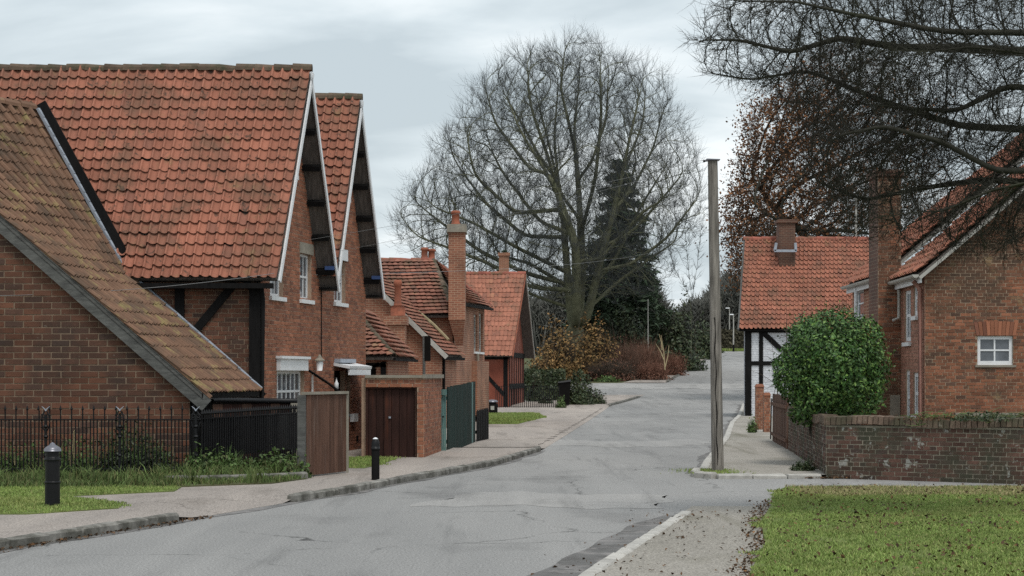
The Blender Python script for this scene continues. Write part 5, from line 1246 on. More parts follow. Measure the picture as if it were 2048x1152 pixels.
MB().hexa([V((topx - .15, 35.87, .08 + ht)), V((topx + .14, 35.87, .08 + ht + .01)), V((topx + .14, 36.13, .08 + ht + .01)), V((topx - .15, 36.13, .08 + ht)),
           V((topx - .13, 35.87, .08 + ht + .035)), V((topx + .14, 35.87, .08 + ht + .025)), V((topx + .14, 36.13, .08 + ht + .025)), V((topx - .13, 36.13, .08 + ht + .035))]).build('pole_cap', M_CAPMETAL, tp)
MB().tube([(topx - .15, 35.95, .08 + ht + .0), (topx - .19, 35.95, .08 + ht - .02)], .022, 8).build('insulator', M_BLACK, tp)
blades('grass', 'tuft of grass and moss at the foot of the utility pole', 'grass', np.stack([RNG.normal(3.95, .28, 1500), RNG.uniform(34.95, 36.6, 1500), np.full(1500, .08)], 1), .035, .006, M_BLADE)

bn = thing('litter_bin', 'dark domed litter bin standing by the far grass patch', 'bin', (X(985, 92), 92, 0))
c = V((X(985, 92), 92, 0)); MB().lathe(c, [(.26, 0), (.26, .52), (.22, .52), (.22, .62), (.28, .62)], 14).build('body', M_BLACK, bn); MB().lathe(c, [(.28, .62), (.28, .66), (.2, .72), (.001, .75)], 14).build('lid', M_CAPMETAL, bn, smooth=True)
MB().aabb(c.x - .09, c.x + .09, 91.72, 91.75, .22, .42).build('plate', M_GALV, bn)
d4 = 108.5
fr = railing('iron_railing', 'far black railing beside the red timber-framed house', (X(990, d4), d4, zg(d4)), (X(1120, d4), d4, zg(d4)), 34, 1.35, M_IRON, 100, .05, (.08, 1.3), .022)
cb = thing('dark_bin', 'black wheeled bin standing against the ivy-covered stump', 'bin', (X(1129, 112), 112, zg(112)))
MB().hexa([V((X(1120, 112), 111.6, .15)), V((X(1138, 112), 111.6, .15)), V((X(1138, 112), 112.3, .15)), V((X(1120, 112), 112.3, .15)), V((X(1116, 112), 111.5, 1.5)), V((X(1141, 112), 111.5, 1.6)), V((X(1141, 112), 112.4, 1.6)), V((X(1116, 112), 112.4, 1.5))]).build('body', M_DARK, cb)
MB().hexa([V((X(1115, 112), 111.45, 1.5)), V((X(1142, 112), 111.45, 1.6)), V((X(1142, 112), 112.45, 1.6)), V((X(1115, 112), 112.45, 1.5)), V((X(1116, 112), 111.5, 1.58)), V((X(1141, 112), 111.5, 1.7)), V((X(1141, 112), 112.4, 1.7)), V((X(1116, 112), 112.4, 1.58))]).build('lid', M_IRON, cb)

def street_lamp(label, px, d, ytop, ybase, r, m_, arm):
    t = thing('street_lamp', label, 'lamp post', (X(px, d), d, zg(d)), 'street lamps at the top of the road'); c = V((X(px, d), d, zg(d))); h = Z(ytop, d) - c.z
    MB().tube([c, c + V((0, 0, h))], [r, r * .7], 8).build('post', m_, t); MB().tube([c, c + V((0, 0, 1.1))], r * 1.25, 8).build('sleeve', M_BLACK, t)
    MB().hexa([c + V((min(0, arm), -.15, h)), c + V((max(0, arm), -.15, h)), c + V((max(0, arm), .15, h)), c + V((min(0, arm), .15, h)), c + V((min(0, arm), -.1, h + .16)), c + V((max(0, arm), -.1, h + .16)), c + V((max(0, arm), .1, h + .16)), c + V((min(0, arm), .1, h + .16))]).build('lamp_head', M_WHITE, t)
street_lamp('nearer pale street lamp with flat head against the far hedge', 1467, 284, 630, 700, .12, M_GALV, -.6)
street_lamp('fainter street lamp farther off among the distant trees', 1459, 330, 617, 690, .12, M_GALV, -.7)
wp = thing('white_post', 'slim white post rising from the roadside scrub', 'post', (X(1296, 180), 180, zg(180)))
MB().tube([(X(1296, 180), 180, zg(180)), (X(1296, 180), 180, Z(602, 180))], [.07, .05], 8).build('shaft', M_GALV, wp); MB().lathe((X(1296, 180), 180, Z(602, 180)), [(.06, 0), (.06, .12), (.02, .2)], 8).build('cap', M_GALV, wp)

def wire(label, a, b, sag, r=.003):
    a, b = V(a), V(b); pts = [lerp(a, b, t) - V((0, 0, 4 * sag * t * (1 - t))) for t in np.linspace(0, 1, 25)]
    tag(MB().tube(pts, r, 4).build('overhead_wire', M_WIRE, origin=a), label, 'wire')
pole_top = V((topx - .17, 35.95, .08 + ht + .02))
wire('overhead wire running from the first gable to the utility pole top', WA.p(sA(572), 4.95, .05), pole_top, .1)
wire('overhead wire crossing the second gable towards the pole', WA.p(sA(646), 4.9, .05), pole_top + V((.05, 0, -.03)), .12)
wire('overhead wire slung low from the brown wing to the first gable eaves', V((X(-40, 34.5), 34.5, Z(592, 34.5))), V((X(549, 38.2), 38.15, Z(547, 38.2))), .10, .005)
wire('overhead wire from the second gable to the far tree', WA.p(sA(628), 4.35, .05), V((X(1300, 140), 140, Z(506, 140))), .3, .006)
# far hedge, pale house and field wall at the crest
fh = thing('far_hedge', 'dark clipped hedge closing the top of the road', 'hedge', (X(1450, 300), 300, zg(300)))
def hedge_mesh(parent, a, b, h, wd, m_, n, ls, seed=0):
    rng = np.random.default_rng(seed); a, b = np.array(a), np.array(b); t = rng.random(n)[:, None]; d = b - a; d = d / np.linalg.norm(d); nn = np.array([d[1], -d[0], 0])
    face = rng.random(n); off = np.where(face < .6, 1, rng.uniform(-1, 1, n))[:, None] * wd / 2; z = np.where(face < .6, rng.random(n), 1.0)[:, None] * h
    p = a + (b - a) * t + nn * (off + rng.normal(size=(n, 1)) * wd * .06) + np.concatenate([np.zeros((n, 2)), z + rng.normal(size=(n, 1)) * h * .05], 1)
    v, f, r = leaf_quads(p, ls * rng.uniform(.6, 1.4, n), .7, np.tile(nn, (n, 1)), rng=rng); np_mesh('foliage', v, f, m_, parent, r)
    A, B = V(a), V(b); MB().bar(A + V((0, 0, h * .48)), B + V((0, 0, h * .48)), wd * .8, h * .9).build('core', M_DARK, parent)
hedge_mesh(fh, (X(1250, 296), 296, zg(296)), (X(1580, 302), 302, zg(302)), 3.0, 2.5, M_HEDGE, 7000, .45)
blades('grass', 'green verge below the far hedge at the road top', 'grass', np.stack([RNG.uniform(X(1250, 291), X(1580, 291), 9000), RNG.uniform(286, 295, 9000), np.full(9000, zg(289))], 1), .35, .05, M_BLADE)
fw_ = thing('field_bank', 'grassy bank closing the road top', 'bank', (X(1420, 292), 292, zg(292))); MB().aabb(X(1240, 292), X(1590, 292), 285.5, 300, zg(285) - .4, zg(285) + .12).build('bank_top', M_LAWN, fw_)
# ------------------------------------------------------------ trees and shrubs
def bare_tree(name, label, base, stems, prof, d, natt, step, di, dk, rtip, twig, m_bark, m_twig, seed=1, inertia=.7, trop=(0, 0, .1), depth=.8, extra=None, power=2.3, leaves=None, rmax=None, hollow=0.0, wob=.12):
    rng = np.random.default_rng(seed); t = thing(name, label, 'tree', base)
    att = crown_points(prof, d, natt, depth, rng, hollow)
    if extra is not None: att = np.concatenate([att, extra])
    Pn, PA, D = grow(stems, att, step, di, dk, inertia, trop, 170, rng, wob)
    v, f, r = branch_tubes(Pn, PA, rtip, power, rmax)
    np_mesh('branches', v, f, m_bark, t, smooth=True)
    per, ln, rad, rlim, spread, up = twig
    v, f, tips = twig_spray(Pn, D, r, rlim, per, ln, rad, rng, spread, up)
    np_mesh('twigs', v, f, m_twig, t, kind='stuff')
    if leaves:
        n, size, m_, pick = leaves
        k = pick(tips, rng); c = tips[k]; c = c[rng.integers(0, len(c), n)] + rng.normal(size=(n, 3)) * size * 1.2
        v, f, rr = leaf_quads(c, size * rng.uniform(.6, 1.3, n), .75, rng=rng); np_mesh('leaves', v, f, m_, t, rr)
    return t, Pn

# the great bare tree in the middle
d = 178.0; gz = zg(178)
def Q(px, py, dd=d, dy=0.0): p = P(px, py, dd); return (p.x, dd + dy, p.z)
base = (X(1150, d), d, gz); root = [(X(1150, d), d, gz - .2), Q(1150, 700), Q(1150, 650)]
stems = [(root, -1)]
def path(pts, n=5):
    o = []; pts = [np.array(p) for p in pts]
    for a, b in zip(pts, pts[1:]):
        for k in range(n): o.append(a + (b - a) * (k + 1) / n)
    return [tuple(p) for p in o]
nroot = 3
def add_stem(pts, parent, n=5):
    q = path(pts, n); stems.append((q, parent)); return len(stems)
idx = 3
limbs = [[(1143, 640, 0), (1133, 520, 1), (1125, 400, 2), (1100, 290, 2), (1075, 190, 2)],
         [(1158, 640, 1), (1166, 520, 2), (1160, 380, 3), (1150, 250, 3), (1160, 160, 3)],
         [(1172, 640, -1), (1200, 520, -2), (1232, 400, -3), (1252, 300, -3), (1275, 200, -3)],
         [(1150, 640, -2), (1150, 500, -4), (1105, 380, -6), (1040, 280, -6), (1010, 200, -6)]]
side = [(0, .28, [(1050, 545), (960, 500), (880, 440), (830, 400)], 4), (3, .24, [(1060, 575), (980, 530), (900, 500), (840, 480)], -4), (0, .45, [(1050, 470), (970, 400), (920, 330)], 5), (3, .5, [(1030, 430), (950, 360), (930, 260)], -6),
        (2, .22, [(1240, 560), (1310, 510), (1370, 470)], 4), (2, .4, [(1270, 460), (1330, 390), (1380, 330)], -5), (2, .55, [(1270, 370), (1310, 290), (1330, 210)], 2), (1, .35, [(1210, 470), (1260, 380), (1290, 280)], 7),
        (1, .6, [(1185, 320), (1215, 230), (1220, 140)], 3), (0, .65, [(1080, 310), (1040, 230), (1000, 160)], 5), (1, .5, [(1120, 380), (1110, 270), (1120, 140)], 6), (3, .33, [(1200, 520), (1280, 430), (1340, 400)], -7),
        (0, .35, [(1040, 500), (950, 450), (870, 420)], -3), (2, .32, [(1260, 530), (1330, 480), (1390, 400)], -3), (1, .25, [(1120, 560), (1060, 520), (1000, 500)], 8)]
side += [(0, .5, [(1100, 330), (1060, 220), (1050, 120)], -4), (1, .45, [(1190, 360), (1200, 240), (1195, 110)], -4), (2, .45, [(1240, 360), (1290, 240), (1300, 160)], 5), (3, .4, [(1080, 440), (1000, 330), (960, 230)], 6),
         (0, .22, [(1070, 590), (1010, 560), (930, 540)], 5), (2, .28, [(1230, 520), (1290, 400), (1360, 290)], 6), (1, .7, [(1140, 260), (1120, 180), (1130, 95)], -2), (3, .6, [(1060, 340), (990, 250), (970, 180)], -2)]
nxt = 3; starts = []
for l in limbs:
    q = path([(Q(1150, 650))] + [Q(x, y, d, dy) for x, y, dy in l], 5); stems.append((q, 2)); starts.append((nxt, len(q))); nxt += len(q)
for (k, t, l, dy) in side:
    s0_, n0_ = starts[k]; i_ = s0_ + int(t * n0_); p_ = stems[1 + k][0][int(t * n0_)]
    q = path([p_] + [Q(x, y, d, dy * (m + 1) / len(l)) for m, (x, y) in enumerate(l)], 5); stems.append((q, i_)); nxt += len(q)
prof = [(100, 1080, 1180), (125, 1010, 1265), (160, 950, 1325), (230, 922, 1355), (290, 865, 1385), (350, 840, 1412), (400, 795, 1416), (450, 785, 1405), (500, 800, 1385), (560, 880, 1330), (600, 960, 1290)]
bare_tree('bare_tree', 'huge bare spreading tree with many upright limbs in the middle', base, stems, prof, d, 8600, .71, 7.1, .8, .023, (3, 2.2, .0115, .06, .30, .6), M_BARK, M_TWIG, 11, 1.0, (0, 0, .30), .7, power=2.1, wob=.06)
# slighter bare tree beside it
d = 205.0
stems = [([Q(1382, 720), Q(1383, 660), Q(1384, 600)], -1), (path([Q(1384, 600), Q(1375, 520), Q(1370, 450)], 4), 2), (path([Q(1384, 600), Q(1396, 520), Q(1402, 460)], 4), 2), (path([Q(1384, 600), Q(1350, 540), Q(1335, 490)], 4), 2)]
prof = [(398, 1350, 1410), (430, 1330, 1430), (480, 1318, 1440), (540, 1312, 1445), (600, 1310, 1440), (640, 1330, 1430)]
bare_tree('bare_tree', 'slighter bare tree standing just left of the utility pole', Q(1382, 715), stems, prof, d, 1800, .6, 5, .7, .02, (6, 1.3, .016, .08, .6, .3), M_BARK, M_TWIG, 12)
d = 210.0
stems = [([Q(1432, 715), Q(1440, 640), Q(1445, 580)], -1)]
prof = [(470, 1440, 1475), (520, 1425, 1490), (580, 1415, 1500), (640, 1415, 1500), (660, 1420, 1500)]
bare_tree('bare_tree', 'thin bare tree behind the pole towards the barn roof', Q(1432, 712), stems, prof, d, 900, .7, 6, .8, .02, (5, 1.3, .016, .08, .6, .3), M_BARK, M_TWIG, 13)

# oak still holding withered leaves, behind the barn
d = 125.0
stems = [([Q(1650, 800), Q(1650, 640), Q(1650, 500)], -1), (path([Q(1650, 500), Q(1620, 380), Q(1600, 260)], 4), 2), (path([Q(1650, 500), Q(1690, 360), Q(1700, 220)], 4), 2),
         (path([Q(1650, 500), Q(1580, 430, d, 3), Q(1520, 350, d, 4)], 4), 2), (path([Q(1650, 500), Q(1570, 460, d, -3), Q(1500, 430, d, -4)], 4), 2), (path([Q(1650, 500), Q(1740, 420), Q(1800, 330)], 4), 2)]
prof = [(92, 1640, 1740), (130, 1570, 1820), (190, 1520, 1870), (260, 1480, 1900), (330, 1468, 1900), (400, 1450, 1890), (450, 1440, 1880), (500, 1450, 1850), (560, 1455, 1800)]
bare_tree('oak_tree', 'oak with clinging russet leaves behind the pantiled barn', Q(1650, 780), stems, prof, d, 5200, .6, 6, .66, .02, (5, 1.2, .014, .07, .7, .2), M_BARK_D, M_TWIG_B, 14, .55, (0, 0, .04), .8,
          leaves=(21000, .20, M_OAKLEAF, lambda t, rng: np.where(rng.random(len(t)) < np.clip(1.15 - (t[:, 0] - X(1450, 125)) / 9.0, .10, 1) * np.where(t[:, 2] > Z(180, 125), .35, 1))[0]))
d = 140.0
stems = [([Q(1930, 800), Q(1930, 600), Q(1930, 480)], -1), (path([Q(1930, 480), Q(1880, 340), Q(1850, 220)], 4), 2), (path([Q(1930, 480), Q(1950, 330), Q(1960, 180)], 4), 2), (path([Q(1930, 480), Q(2010, 380), Q(2070, 300)], 4), 2)]
prof = [(60, 1850, 2000), (110, 1780, 2100), (200, 1740, 2150), (300, 1720, 2160), (400, 1730, 2150), (480, 1760, 2120)]
bare_tree('bare_tree', 'bare beech crown filling the sky above the right house', Q(1930, 780), stems, prof, d, 4600, .65, 6, .7, .02, (7, 1.4, .014, .07, .6, .1), M_BARK_D, M_TWIG_B, 15)

# boughs of the near tree, whose trunk stands outside the picture on the right
d = 24.0
rt = X(2290, d)
stems = [([(rt, d, .05), (rt, d, 1.2), (rt - .05, d, 2.6), (rt - .1, d, 3.6), (rt - .1, d, 4.6), (rt - .1, d, 5.6), (rt - .05, d, 6.8)], -1)]
bgh = [(5, [(2290, 200, 0), (2100, 80, -.5), (1850, 92, -1.0), (1650, 60, -1.2), (1560, 40, -1.2), (1450, 40, -1.2), (1390, 20, -1.3)]),
       (5, [(2290, 230, 0), (2080, 95, .3), (1900, 90, .2), (1800, 92, .1), (1680, 75, 0), (1580, 105, 0), (1480, 80, 0), (1380, 80, 0)]),
       (4, [(2290, 330, 0), (2120, 250, .5), (1950, 235, .8), (1800, 180, 1.0), (1640, 115, 1.0), (1520, 135, 1.0), (1430, 120, 1.0)]),
       (4, [(2290, 340, 0), (2100, 350, -.6), (1960, 355, -.8), (1850, 300, -.9), (1740, 270, -.9), (1640, 290, -.8)]),
       (3, [(2290, 400, 0), (2120, 360, .4), (2000, 345, .8), (1880, 360, 1.0), (1760, 385, 1.0), (1660, 350, 1.0)]),
       (3, [(2290, 440, 0), (2150, 300, 1.2), (2000, 250, 1.6), (1850, 240, 1.8), (1700, 210, 1.8)]),
       (3, [(2290, 450, 0), (2120, 400, -1), (2020, 380, -1.2), (1930, 400, -1.3), (1840, 440, -1.3)]),
       (6, [(2250, 80, 0), (2120, 0, -.8), (1980, -20, -1), (1850, -30, -1)]),
       (5, [(2270, 180, 0), (2130, 130, -1.2), (1990, 150, -1.6), (1880, 140, -1.7), (1780, 150, -1.7)]),
       (4, [(2290, 300, 0), (2150, 200, -.4), (2000, 180, -.4), (1900, 230, -.4), (1790, 225, -.4)])]
for par_, l in bgh: stems.append((path([Q(x, y, d, dy) for x, y, dy in l], 6), par_))
rng = np.random.default_rng(21)
prof = [(-60, 1600, 2200), (0, 1480, 2200), (60, 1380, 2200), (110, 1410, 2200), (150, 1470, 2200), (200, 1560, 2200), (280, 1600, 2200), (350, 1630, 2200), (420, 1650, 2200), (470, 1700, 2180), (500, 1800, 2160)]
bare_tree('bare_tree', 'dark bare boughs reaching in from the right above the house', (rt, d, 0), stems, prof, d, 7400, .16, 1.0, .18, .0062, (4, .42, .0034, .024, .65, .15), M_BARK_D, M_BARK_D, 16, .75, (-.10, 0, .02), .55, power=2.25, rmax=.22, wob=.2)

# conifer behind the great tree
def conifer(label, px, yb, yt, hw, d, n, seed, m_=None, name='conifer', zb=None):
    rng = np.random.default_rng(seed); c = np.array([X(px, d), d, zg(d)]); h = Z(yt, d) - c[2]; R_ = hw * d / F
    t = thing(name, label, 'tree', tuple(c)); MB().tube([tuple(c), tuple(c + [0, 0, h * .98])], [max(.12, R_ * .06), .03], 8).build('trunk', M_BARK_D, t)
    nb = n // 45; zb_ = np.round(rng.uniform(.04, .985, nb) ** .85 * 17) / 17 + rng.normal(size=nb) * .006; a = rng.uniform(0, 6.28, nb); L_ = R_ * np.clip(1 - zb_, 0, 1) ** .8 * rng.uniform(.45, 1.25, nb) + .3
    dr_ = np.stack([np.cos(a), np.sin(a), np.zeros(nb)], 1)
    p0 = c + np.stack([np.zeros(nb), np.zeros(nb), zb_ * h], 1); p2 = p0 + dr_ * L_[:, None] + np.array([0, 0, -1]) * (L_ * .30)[:, None]; p1 = (p0 + p2) / 2 + np.array([0, 0, .12]) * L_[:, None]
    v, f = thin_tubes(p0, p1, p2, .05, rng); np_mesh('boughs', v, f, M_BARK_D, t)
    k = rng.integers(0, nb, n); s = rng.uniform(.15, 1.05, n)[:, None]; q = (1 - s) ** 2 * p0[k] + 2 * s * (1 - s) * p1[k] + s * s * p2[k]
    q = q + rng.normal(size=(n, 3)) * np.array([.3, .3, .10]) * (R_ / 5)
    v, f, r = leaf_quads(q, .75 * (R_ / 5) * rng.uniform(.5, 1.4, n), .3, np.tile([[0, 0, 1.0]], (n, 1)), rng=rng); np_mesh('needles', v, f, m_ or M_CONIFER, t, r)
    return t
conifer('tall dark conifer just behind the great bare tree', 1240, 690, 330, 115, 196, 24000, 31)
conifer('broad dark conifer right of the tall one', 1290, 700, 500, 62, 200, 10000, 32)
conifer('small conifer tip above the timber-framed house roof', 1008, 700, 505, 45, 150, 5000, 33)
conifer('low dark conifer by the great tree trunk', 1190, 700, 490, 75, 190, 9000, 34)

# shrubs and scrub
gl = lambda px, d: (X(px, d), d, zg(d))
rad = lambda wpx, d: wpx * d / F
def sh(name, label, px, d, wpx, ytop, n, ls, m_, **k):
    c = gl(px, d); shrub(name, label, 'shrub', c, (rad(wpx, d), rad(wpx, d) * k.pop('dep', .8), Z(ytop, d) - c[2]), n, ls, m_, **k)
sh('beech_bush', 'golden brown leafy bush left of the great tree trunk', 1120, 170, 58, 640, 5200, .3, M_BEECH, nstem=60, seed=41, shell=.35)
sh('beech_bush', 'golden brown leafy bush below the great tree trunk', 1190, 172, 58, 630, 5200, .3, M_BEECH, nstem=60, seed=42, shell=.35)
sh('beech_bush', 'low golden brown bush beside the timber-framed house', 1085, 167, 34, 690, 2200, .28, M_BEECH, nstem=40, seed=43, shell=.35)
sh('scrub_bush', 'tangled brown twiggy scrub right of the golden bushes', 1240, 173, 50, 672, 2500, .22, M_REDTWIG, nstem=320, seed=44, m_stem=M_REDTWIG, shell=.2, aspect=.3)
sh('scrub_bush', 'grey-brown scrub in front of the white post', 1290, 177, 48, 675, 2500, .22, M_TWIG_B, nstem=320, seed=45, m_stem=M_REDTWIG, shell=.2, aspect=.3)
sh('russet_bush', 'low russet red bush near the side road corner', 1305, 171, 38, 718, 3500, .2, M_REDTWIG, nstem=200, seed=46, m_stem=M_REDTWIG, shell=.3, aspect=.4)
sh('russet_bush', 'russet brown bush at the top of the verge', 1345, 183, 32, 700, 2600, .22, M_REDTWIG, nstem=200, seed=47, m_stem=M_REDTWIG, shell=.3, aspect=.4)
sh('scrub_bush', 'low brown scrub along the side road edge', 1220, 170, 60, 715, 3500, .2, M_REDTWIG, nstem=260, seed=48, m_stem=M_TWIG_B, shell=.2, aspect=.4)
sh('evergreen_bush', 'rounded dark evergreen beneath the slighter bare tree', 1355, 197, 52, 590, 9000, .34, M_IVY, nstem=60, seed=49, shell=.45, m_stem=M_BARK_D)
sh('evergreen_bush', 'dark green bush behind the brown scrub', 1255, 182, 46, 600, 5000, .34, M_IVY, nstem=50, seed=50, shell=.4, m_stem=M_BARK_D)
sh('evergreen_bush', 'small dark evergreen up the left verge near the pole', 1402, 240, 30, 640, 3000, .4, M_IVY, nstem=30, seed=57, shell=.4, m_stem=M_BARK_D)
sh('scrub_bush', 'brown scrub at the top of the left verge', 1375, 215, 26, 690, 1800, .26, M_REDTWIG, nstem=160, seed=58, m_stem=M_REDTWIG, shell=.3, aspect=.4)
sh('evergreen_bush', 'farthest dark bush by the hedge behind the pole', 1422, 275, 22, 650, 2200, .45, M_IVY, nstem=20, seed=59, shell=.4, m_stem=M_BARK_D)
sh('ivy_bush', 'small dark green bush on the side road verge', 1215, 168, 24, 750, 1200, .2, M_WEED, nstem=20, seed=51)
sh('ivy_stump', 'shaggy ivy-covered stump beside the black wheeled bin', 1158, 113.5, 30, 738, 5200, .16, M_IVY, nstem=30, seed=52, lump=.12, shell=.75, dep=1.0)
sh('ivy_stump', 'low ivy mound sloping off the shaggy stump', 1188, 115, 26, 775, 1600, .15, M_IVY, nstem=20, seed=53)
sh('garden_plant', 'green garden plant at the end of the far railing', 1122, 107.5, 12, 790, 500, .14, M_WEED, nstem=12, seed=54)
sh('garden_plant', 'dark garden shrub behind the far railing', 1092, 116, 16, 785, 500, .15, M_IVY, nstem=12, seed=55)
hd = thing('clipped_hedge', 'low clipped green hedge behind the far railing', 'hedge', gl(1090, 124)); hedge_mesh(hd, gl(1040, 124), gl(1130, 124), Z(745, 124) - zg(124), 1.2, M_IVY, 3500, .17, 3)
t = thing('pale_sapling', 'pale leafless sapling forked above the russet bush', 'sapling', gl(1328, 169))
mb = MB()
for (a, b) in (((1330, 740), (1322, 670)), ((1330, 735), (1338, 690)), ((1328, 720), (1312, 688)), ((1324, 700), (1318, 668))): mb.tube([P(*a, 169), lerp(P(*a, 169), P(*b, 169), .5) + V((.08, 0, 0)), P(*b, 169)], [.06, .045, .02], 6)
mb.build('stem', M_DRY, t)
sh('garden_shrub', 'dark evergreen shrub behind the far railing corner', 1072, 121, 18, 722, 1200, .2, M_IVY, nstem=14, seed=56)

# the clipped laurel
lc = V((X(1664, 38.4), 38.4, .08)); rng = np.random.default_rng(61); n = 26000
t = thing('laurel_bush', 'large rounded glossy green laurel bush behind the garden wall corner', 'bush', lc)
d_ = rng.normal(size=(n, 3)); d_ /= np.linalg.norm(d_, axis=1)[:, None]
rx_, rz_ = 1.12, 1.2; k = 1 - rng.random(n) ** 1.8 * .5
lum = 1 + .10 * np.sin(d_[:, 0] * 6 + 1) * np.sin(d_[:, 2] * 5 + 2) + .045 * np.sin(d_[:, 0] * 11 + d_[:, 1] * 9) + .03 * np.sin(d_[:, 2] * 17 + d_[:, 0] * 13) + rng.normal(size=n) * .025
sq = d_ / (np.abs(d_) ** 2.25).sum(1)[:, None] ** (1 / 2.25)
p = sq * (k * lum)[:, None] * np.array([rx_, rx_, rz_]) + np.array([lc.x, lc.y, 2.13])
p[:, 0] += np.where(p[:, 2] < 1.2, -.12, 0)
v, f, r = leaf_quads(p, .09 * rng.uniform(.6, 1.3, n), .5, d_ * .8 + np.array([0, 0, .35]), rng=rng); np_mesh('foliage', v, f, M_LAUREL, t, r)
shoots = 620; k = rng.integers(0, n, shoots); k = k[d_[k][:, 2] > -.2]; a0 = p[k]; a2 = a0 + d_[k] * rng.uniform(.03, .22, len(k))[:, None] + np.array([0, 0, .07])
c = np.concatenate([a0 + (a2 - a0) * s for s in (.5, .8, 1.05)]); v, f, r = leaf_quads(c, .075, .45, rng=rng); np_mesh('young_shoots', v, f, M_LAUREL, t, r, kind='stuff')
mb = MB()
for (dx, dy, tx) in ((0, 0, .3), (.15, .1, -.4), (-.2, .05, -.6), (.1, -.1, .7)): mb.tube([lc + V((dx, dy, -.05)), lc + V((dx + tx * .4, dy, .7)), lc + V((tx, dy, 1.7))], [.05, .04, .02], 6)
mb.build('stem', M_BARK_D, t)
# bare climber over the barn and twigs by the laurel
t = thing('bare_climber', 'bare arching shrub twigs between laurel and barn', 'shrub', (X(1585, 52), 52, .08)); rng = np.random.default_rng(63); n = 34
p0 = np.array([[X(1590, 52), 52, .1]] * n) + rng.normal(size=(n, 3)) * [.25, .3, .05]; p2 = np.stack([X(1, 52) * 0 + rng.uniform(X(1545, 52), X(1720, 52), n), rng.uniform(51, 53.5, n), rng.uniform(Z(780, 52), Z(585, 52), n)], 1); p1 = (p0 + p2) / 2 + [0, 0, .35]
v, f = thin_tubes(p0, p1, p2, .022, rng); q0 = np.repeat(p1 + (p2 - p1) * .4, 4, 0); q2 = q0 + rng.normal(size=(n * 4, 3)) * .4 + [0, 0, .1]; v2, f2 = thin_tubes(q0, (q0 + q2) / 2 + [0, 0, .05], q2, .011, rng); v, f = cat_meshes([(v, f), (v2, f2)]); np_mesh('twigs', v, f, M_TWIG_B, t)
# plants in the railed garden and at walls
def weed(label, px, d, h, spread, n, ls, m_, seed, name='garden_weed', z0=.12):
    shrub(name, label, 'plant', (X(px, d), d, z0), (spread, spread * .6, h * (1.35 if z0 == .12 else 1)), int(n * 1.6), ls, m_, nstem=24, seed=seed, m_stem=M_WEED, shell=.2)
weed('dark leafy shrub behind the railing near its middle finial post', 248, 34.4, .78, .62, 1500, .075, M_IVY, 71); weed('spreading dark green shrub behind the right bay of railings', 300, 34.3, .55, .55, 1100, .075, M_IVY, 72)
weed('mixed green weeds behind the left bay of railings', 40, 34.2, .42, .8, 900, .08, M_WEED, 73); weed('green weeds beneath the dry stalks behind the railings', 150, 34.2, .5, .7, 900, .08, M_WEED, 74)
weed('weeds at the foot of the last finial post', 395, 33.4, .42, .3, 420, .08, M_WEED, 75); weed('pale weeds tangled through the close-set bars', 450, 33.9, .42, .5, 700, .08, M_WEED, 76); weed('rank weeds below the close-set bars by the gate', 545, 34.6, .34, .65, 900, .08, M_WEED, 77)
weed('weeds sprouting at the gate post foot', 595, 33.2, .30, .3, 420, .09, M_WEED, 78); weed('dark weed clump at the garden wall return', 1607, 36.2, .22, .28, 420, .06, M_IVY, 79, z0=.08); weed('grey-green clump by the brick gate pillars', 1505, 60, .55, .2, 260, .08, M_WEED, 80, z0=.08)
weed('trailing ivy on the coping near the right house ledge', 1990, 33.4, .16, .9, 700, .07, M_IVY, 81, z0=1.16); weed('dry tangle on the garden wall coping', 1880, 33.9, .10, .9, 400, .06, M_DEAD, 82, z0=1.16)
t = thing('dry_stalks', 'pale dry broken stalks behind the railings', 'plant', (X(145, 34.0), 34.0, .12)); mb = MB()
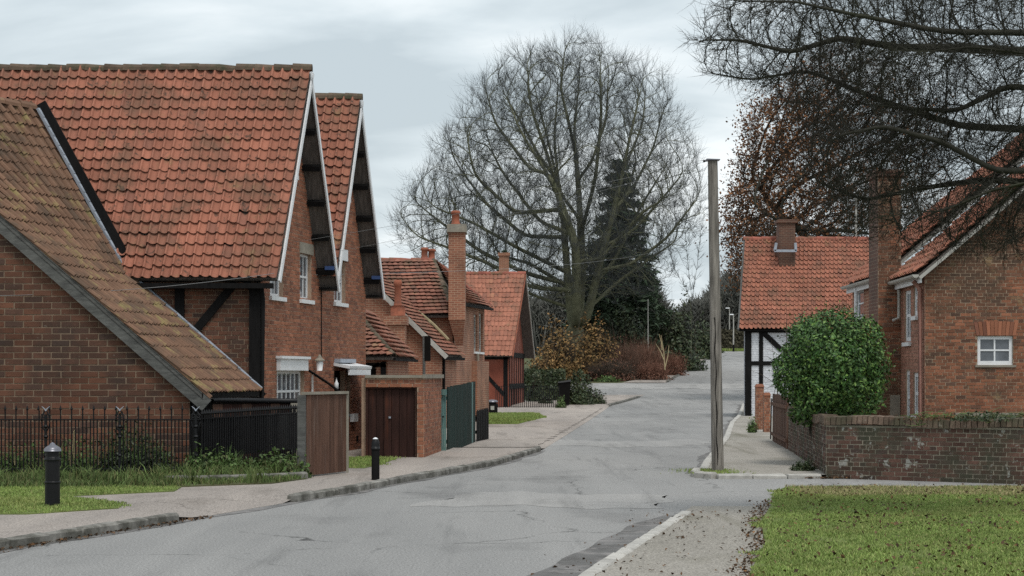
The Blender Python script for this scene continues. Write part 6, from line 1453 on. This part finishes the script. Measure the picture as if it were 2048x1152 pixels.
for (a, b, c) in (((140, 935), (146, 890), (149, 860)), ((147, 930), (150, 895), (147, 862)), ((138, 920), (136, 890), (131, 876)), ((196, 930), (194, 890), (196, 858)), ((188, 925), (186, 905), (182, 893)), ((30, 930), (28, 912), (26, 904)), ((338, 960), (340, 935), (343, 925))): mb.tube([P(*a, 34.0), P(*b, 34.0), P(*c, 33.95)], [.02, .018, .008], 5)
mb.build('stalk', M_DRY, t)
# edging stones at the foot of the close-barred railing
es = thing('edging_stones', 'row of rough edging stones under the weeds by the gate', 'edging', (X(480, 32.9), 32.9, .1))
kerb_line(es, [V((X(330, 31.6), 31.6, .1)), V((X(480, 32.2), 32.2, .1)), V((X(612, 32.95), 32.95, .1))], .34, .16, .12, M_KERB, name='stone')
# distant woods
def wood(label, px0, px1, d, ytop, n, seed):
    rng = np.random.default_rng(seed); x = rng.uniform(X(px0, d), X(px1, d), n); y = rng.uniform(d, d + 30, n); h0 = (Z(ytop, d) - zg(d)); ph_ = rng.uniform(0, 6, 3)
    hh = h0 * (.62 + .2 * np.sin(x * .14 + ph_[0]) + .12 * np.sin(x * .39 + ph_[1]) + .08 * np.sin(x * .9 + ph_[2]))
    z = zg(d) + hh * rng.uniform(.05, 1, n) ** .7; p0 = np.stack([x, y, z], 1); p2 = p0 + rng.normal(size=(n, 3)) * [1.1, 1.1, .6] + [0, 0, 1.5]; p1 = (p0 + p2) / 2 + rng.normal(size=(n, 3)) * .25
    v, f = thin_tubes(p0, p1, p2, .11, rng); nt_ = 120; xt = rng.uniform(X(px0, d), X(px1, d), nt_); b0 = np.stack([xt, rng.uniform(d, d + 25, nt_), np.full(nt_, zg(d) - .3)], 1); b2 = b0 + np.stack([rng.normal(size=nt_) * 1.2, np.zeros(nt_), np.full(nt_, h0 * .42)], 1); v2, f2 = thin_tubes(b0, (b0 + b2) / 2 + rng.normal(size=(nt_, 3)) * .4, b2, .28, rng)
    v, f = cat_meshes([(v, f), (v2, f2)]); tag(np_mesh('far_wood', v, f, M_FARWOOD, None, np.repeat(rng.random(len(f) // 9), 9)), label, 'wood', kind='stuff')
wood('hazy grey wood beyond the top of the road', 1180, 1620, 345, 500, 34000, 91)
wood('hazy wood far behind the brick houses on the left', 690, 1160, 260, 500, 24000, 92)
wood('far wood glimpsed behind the right houses', 1600, 2150, 300, 500, 16000, 93)
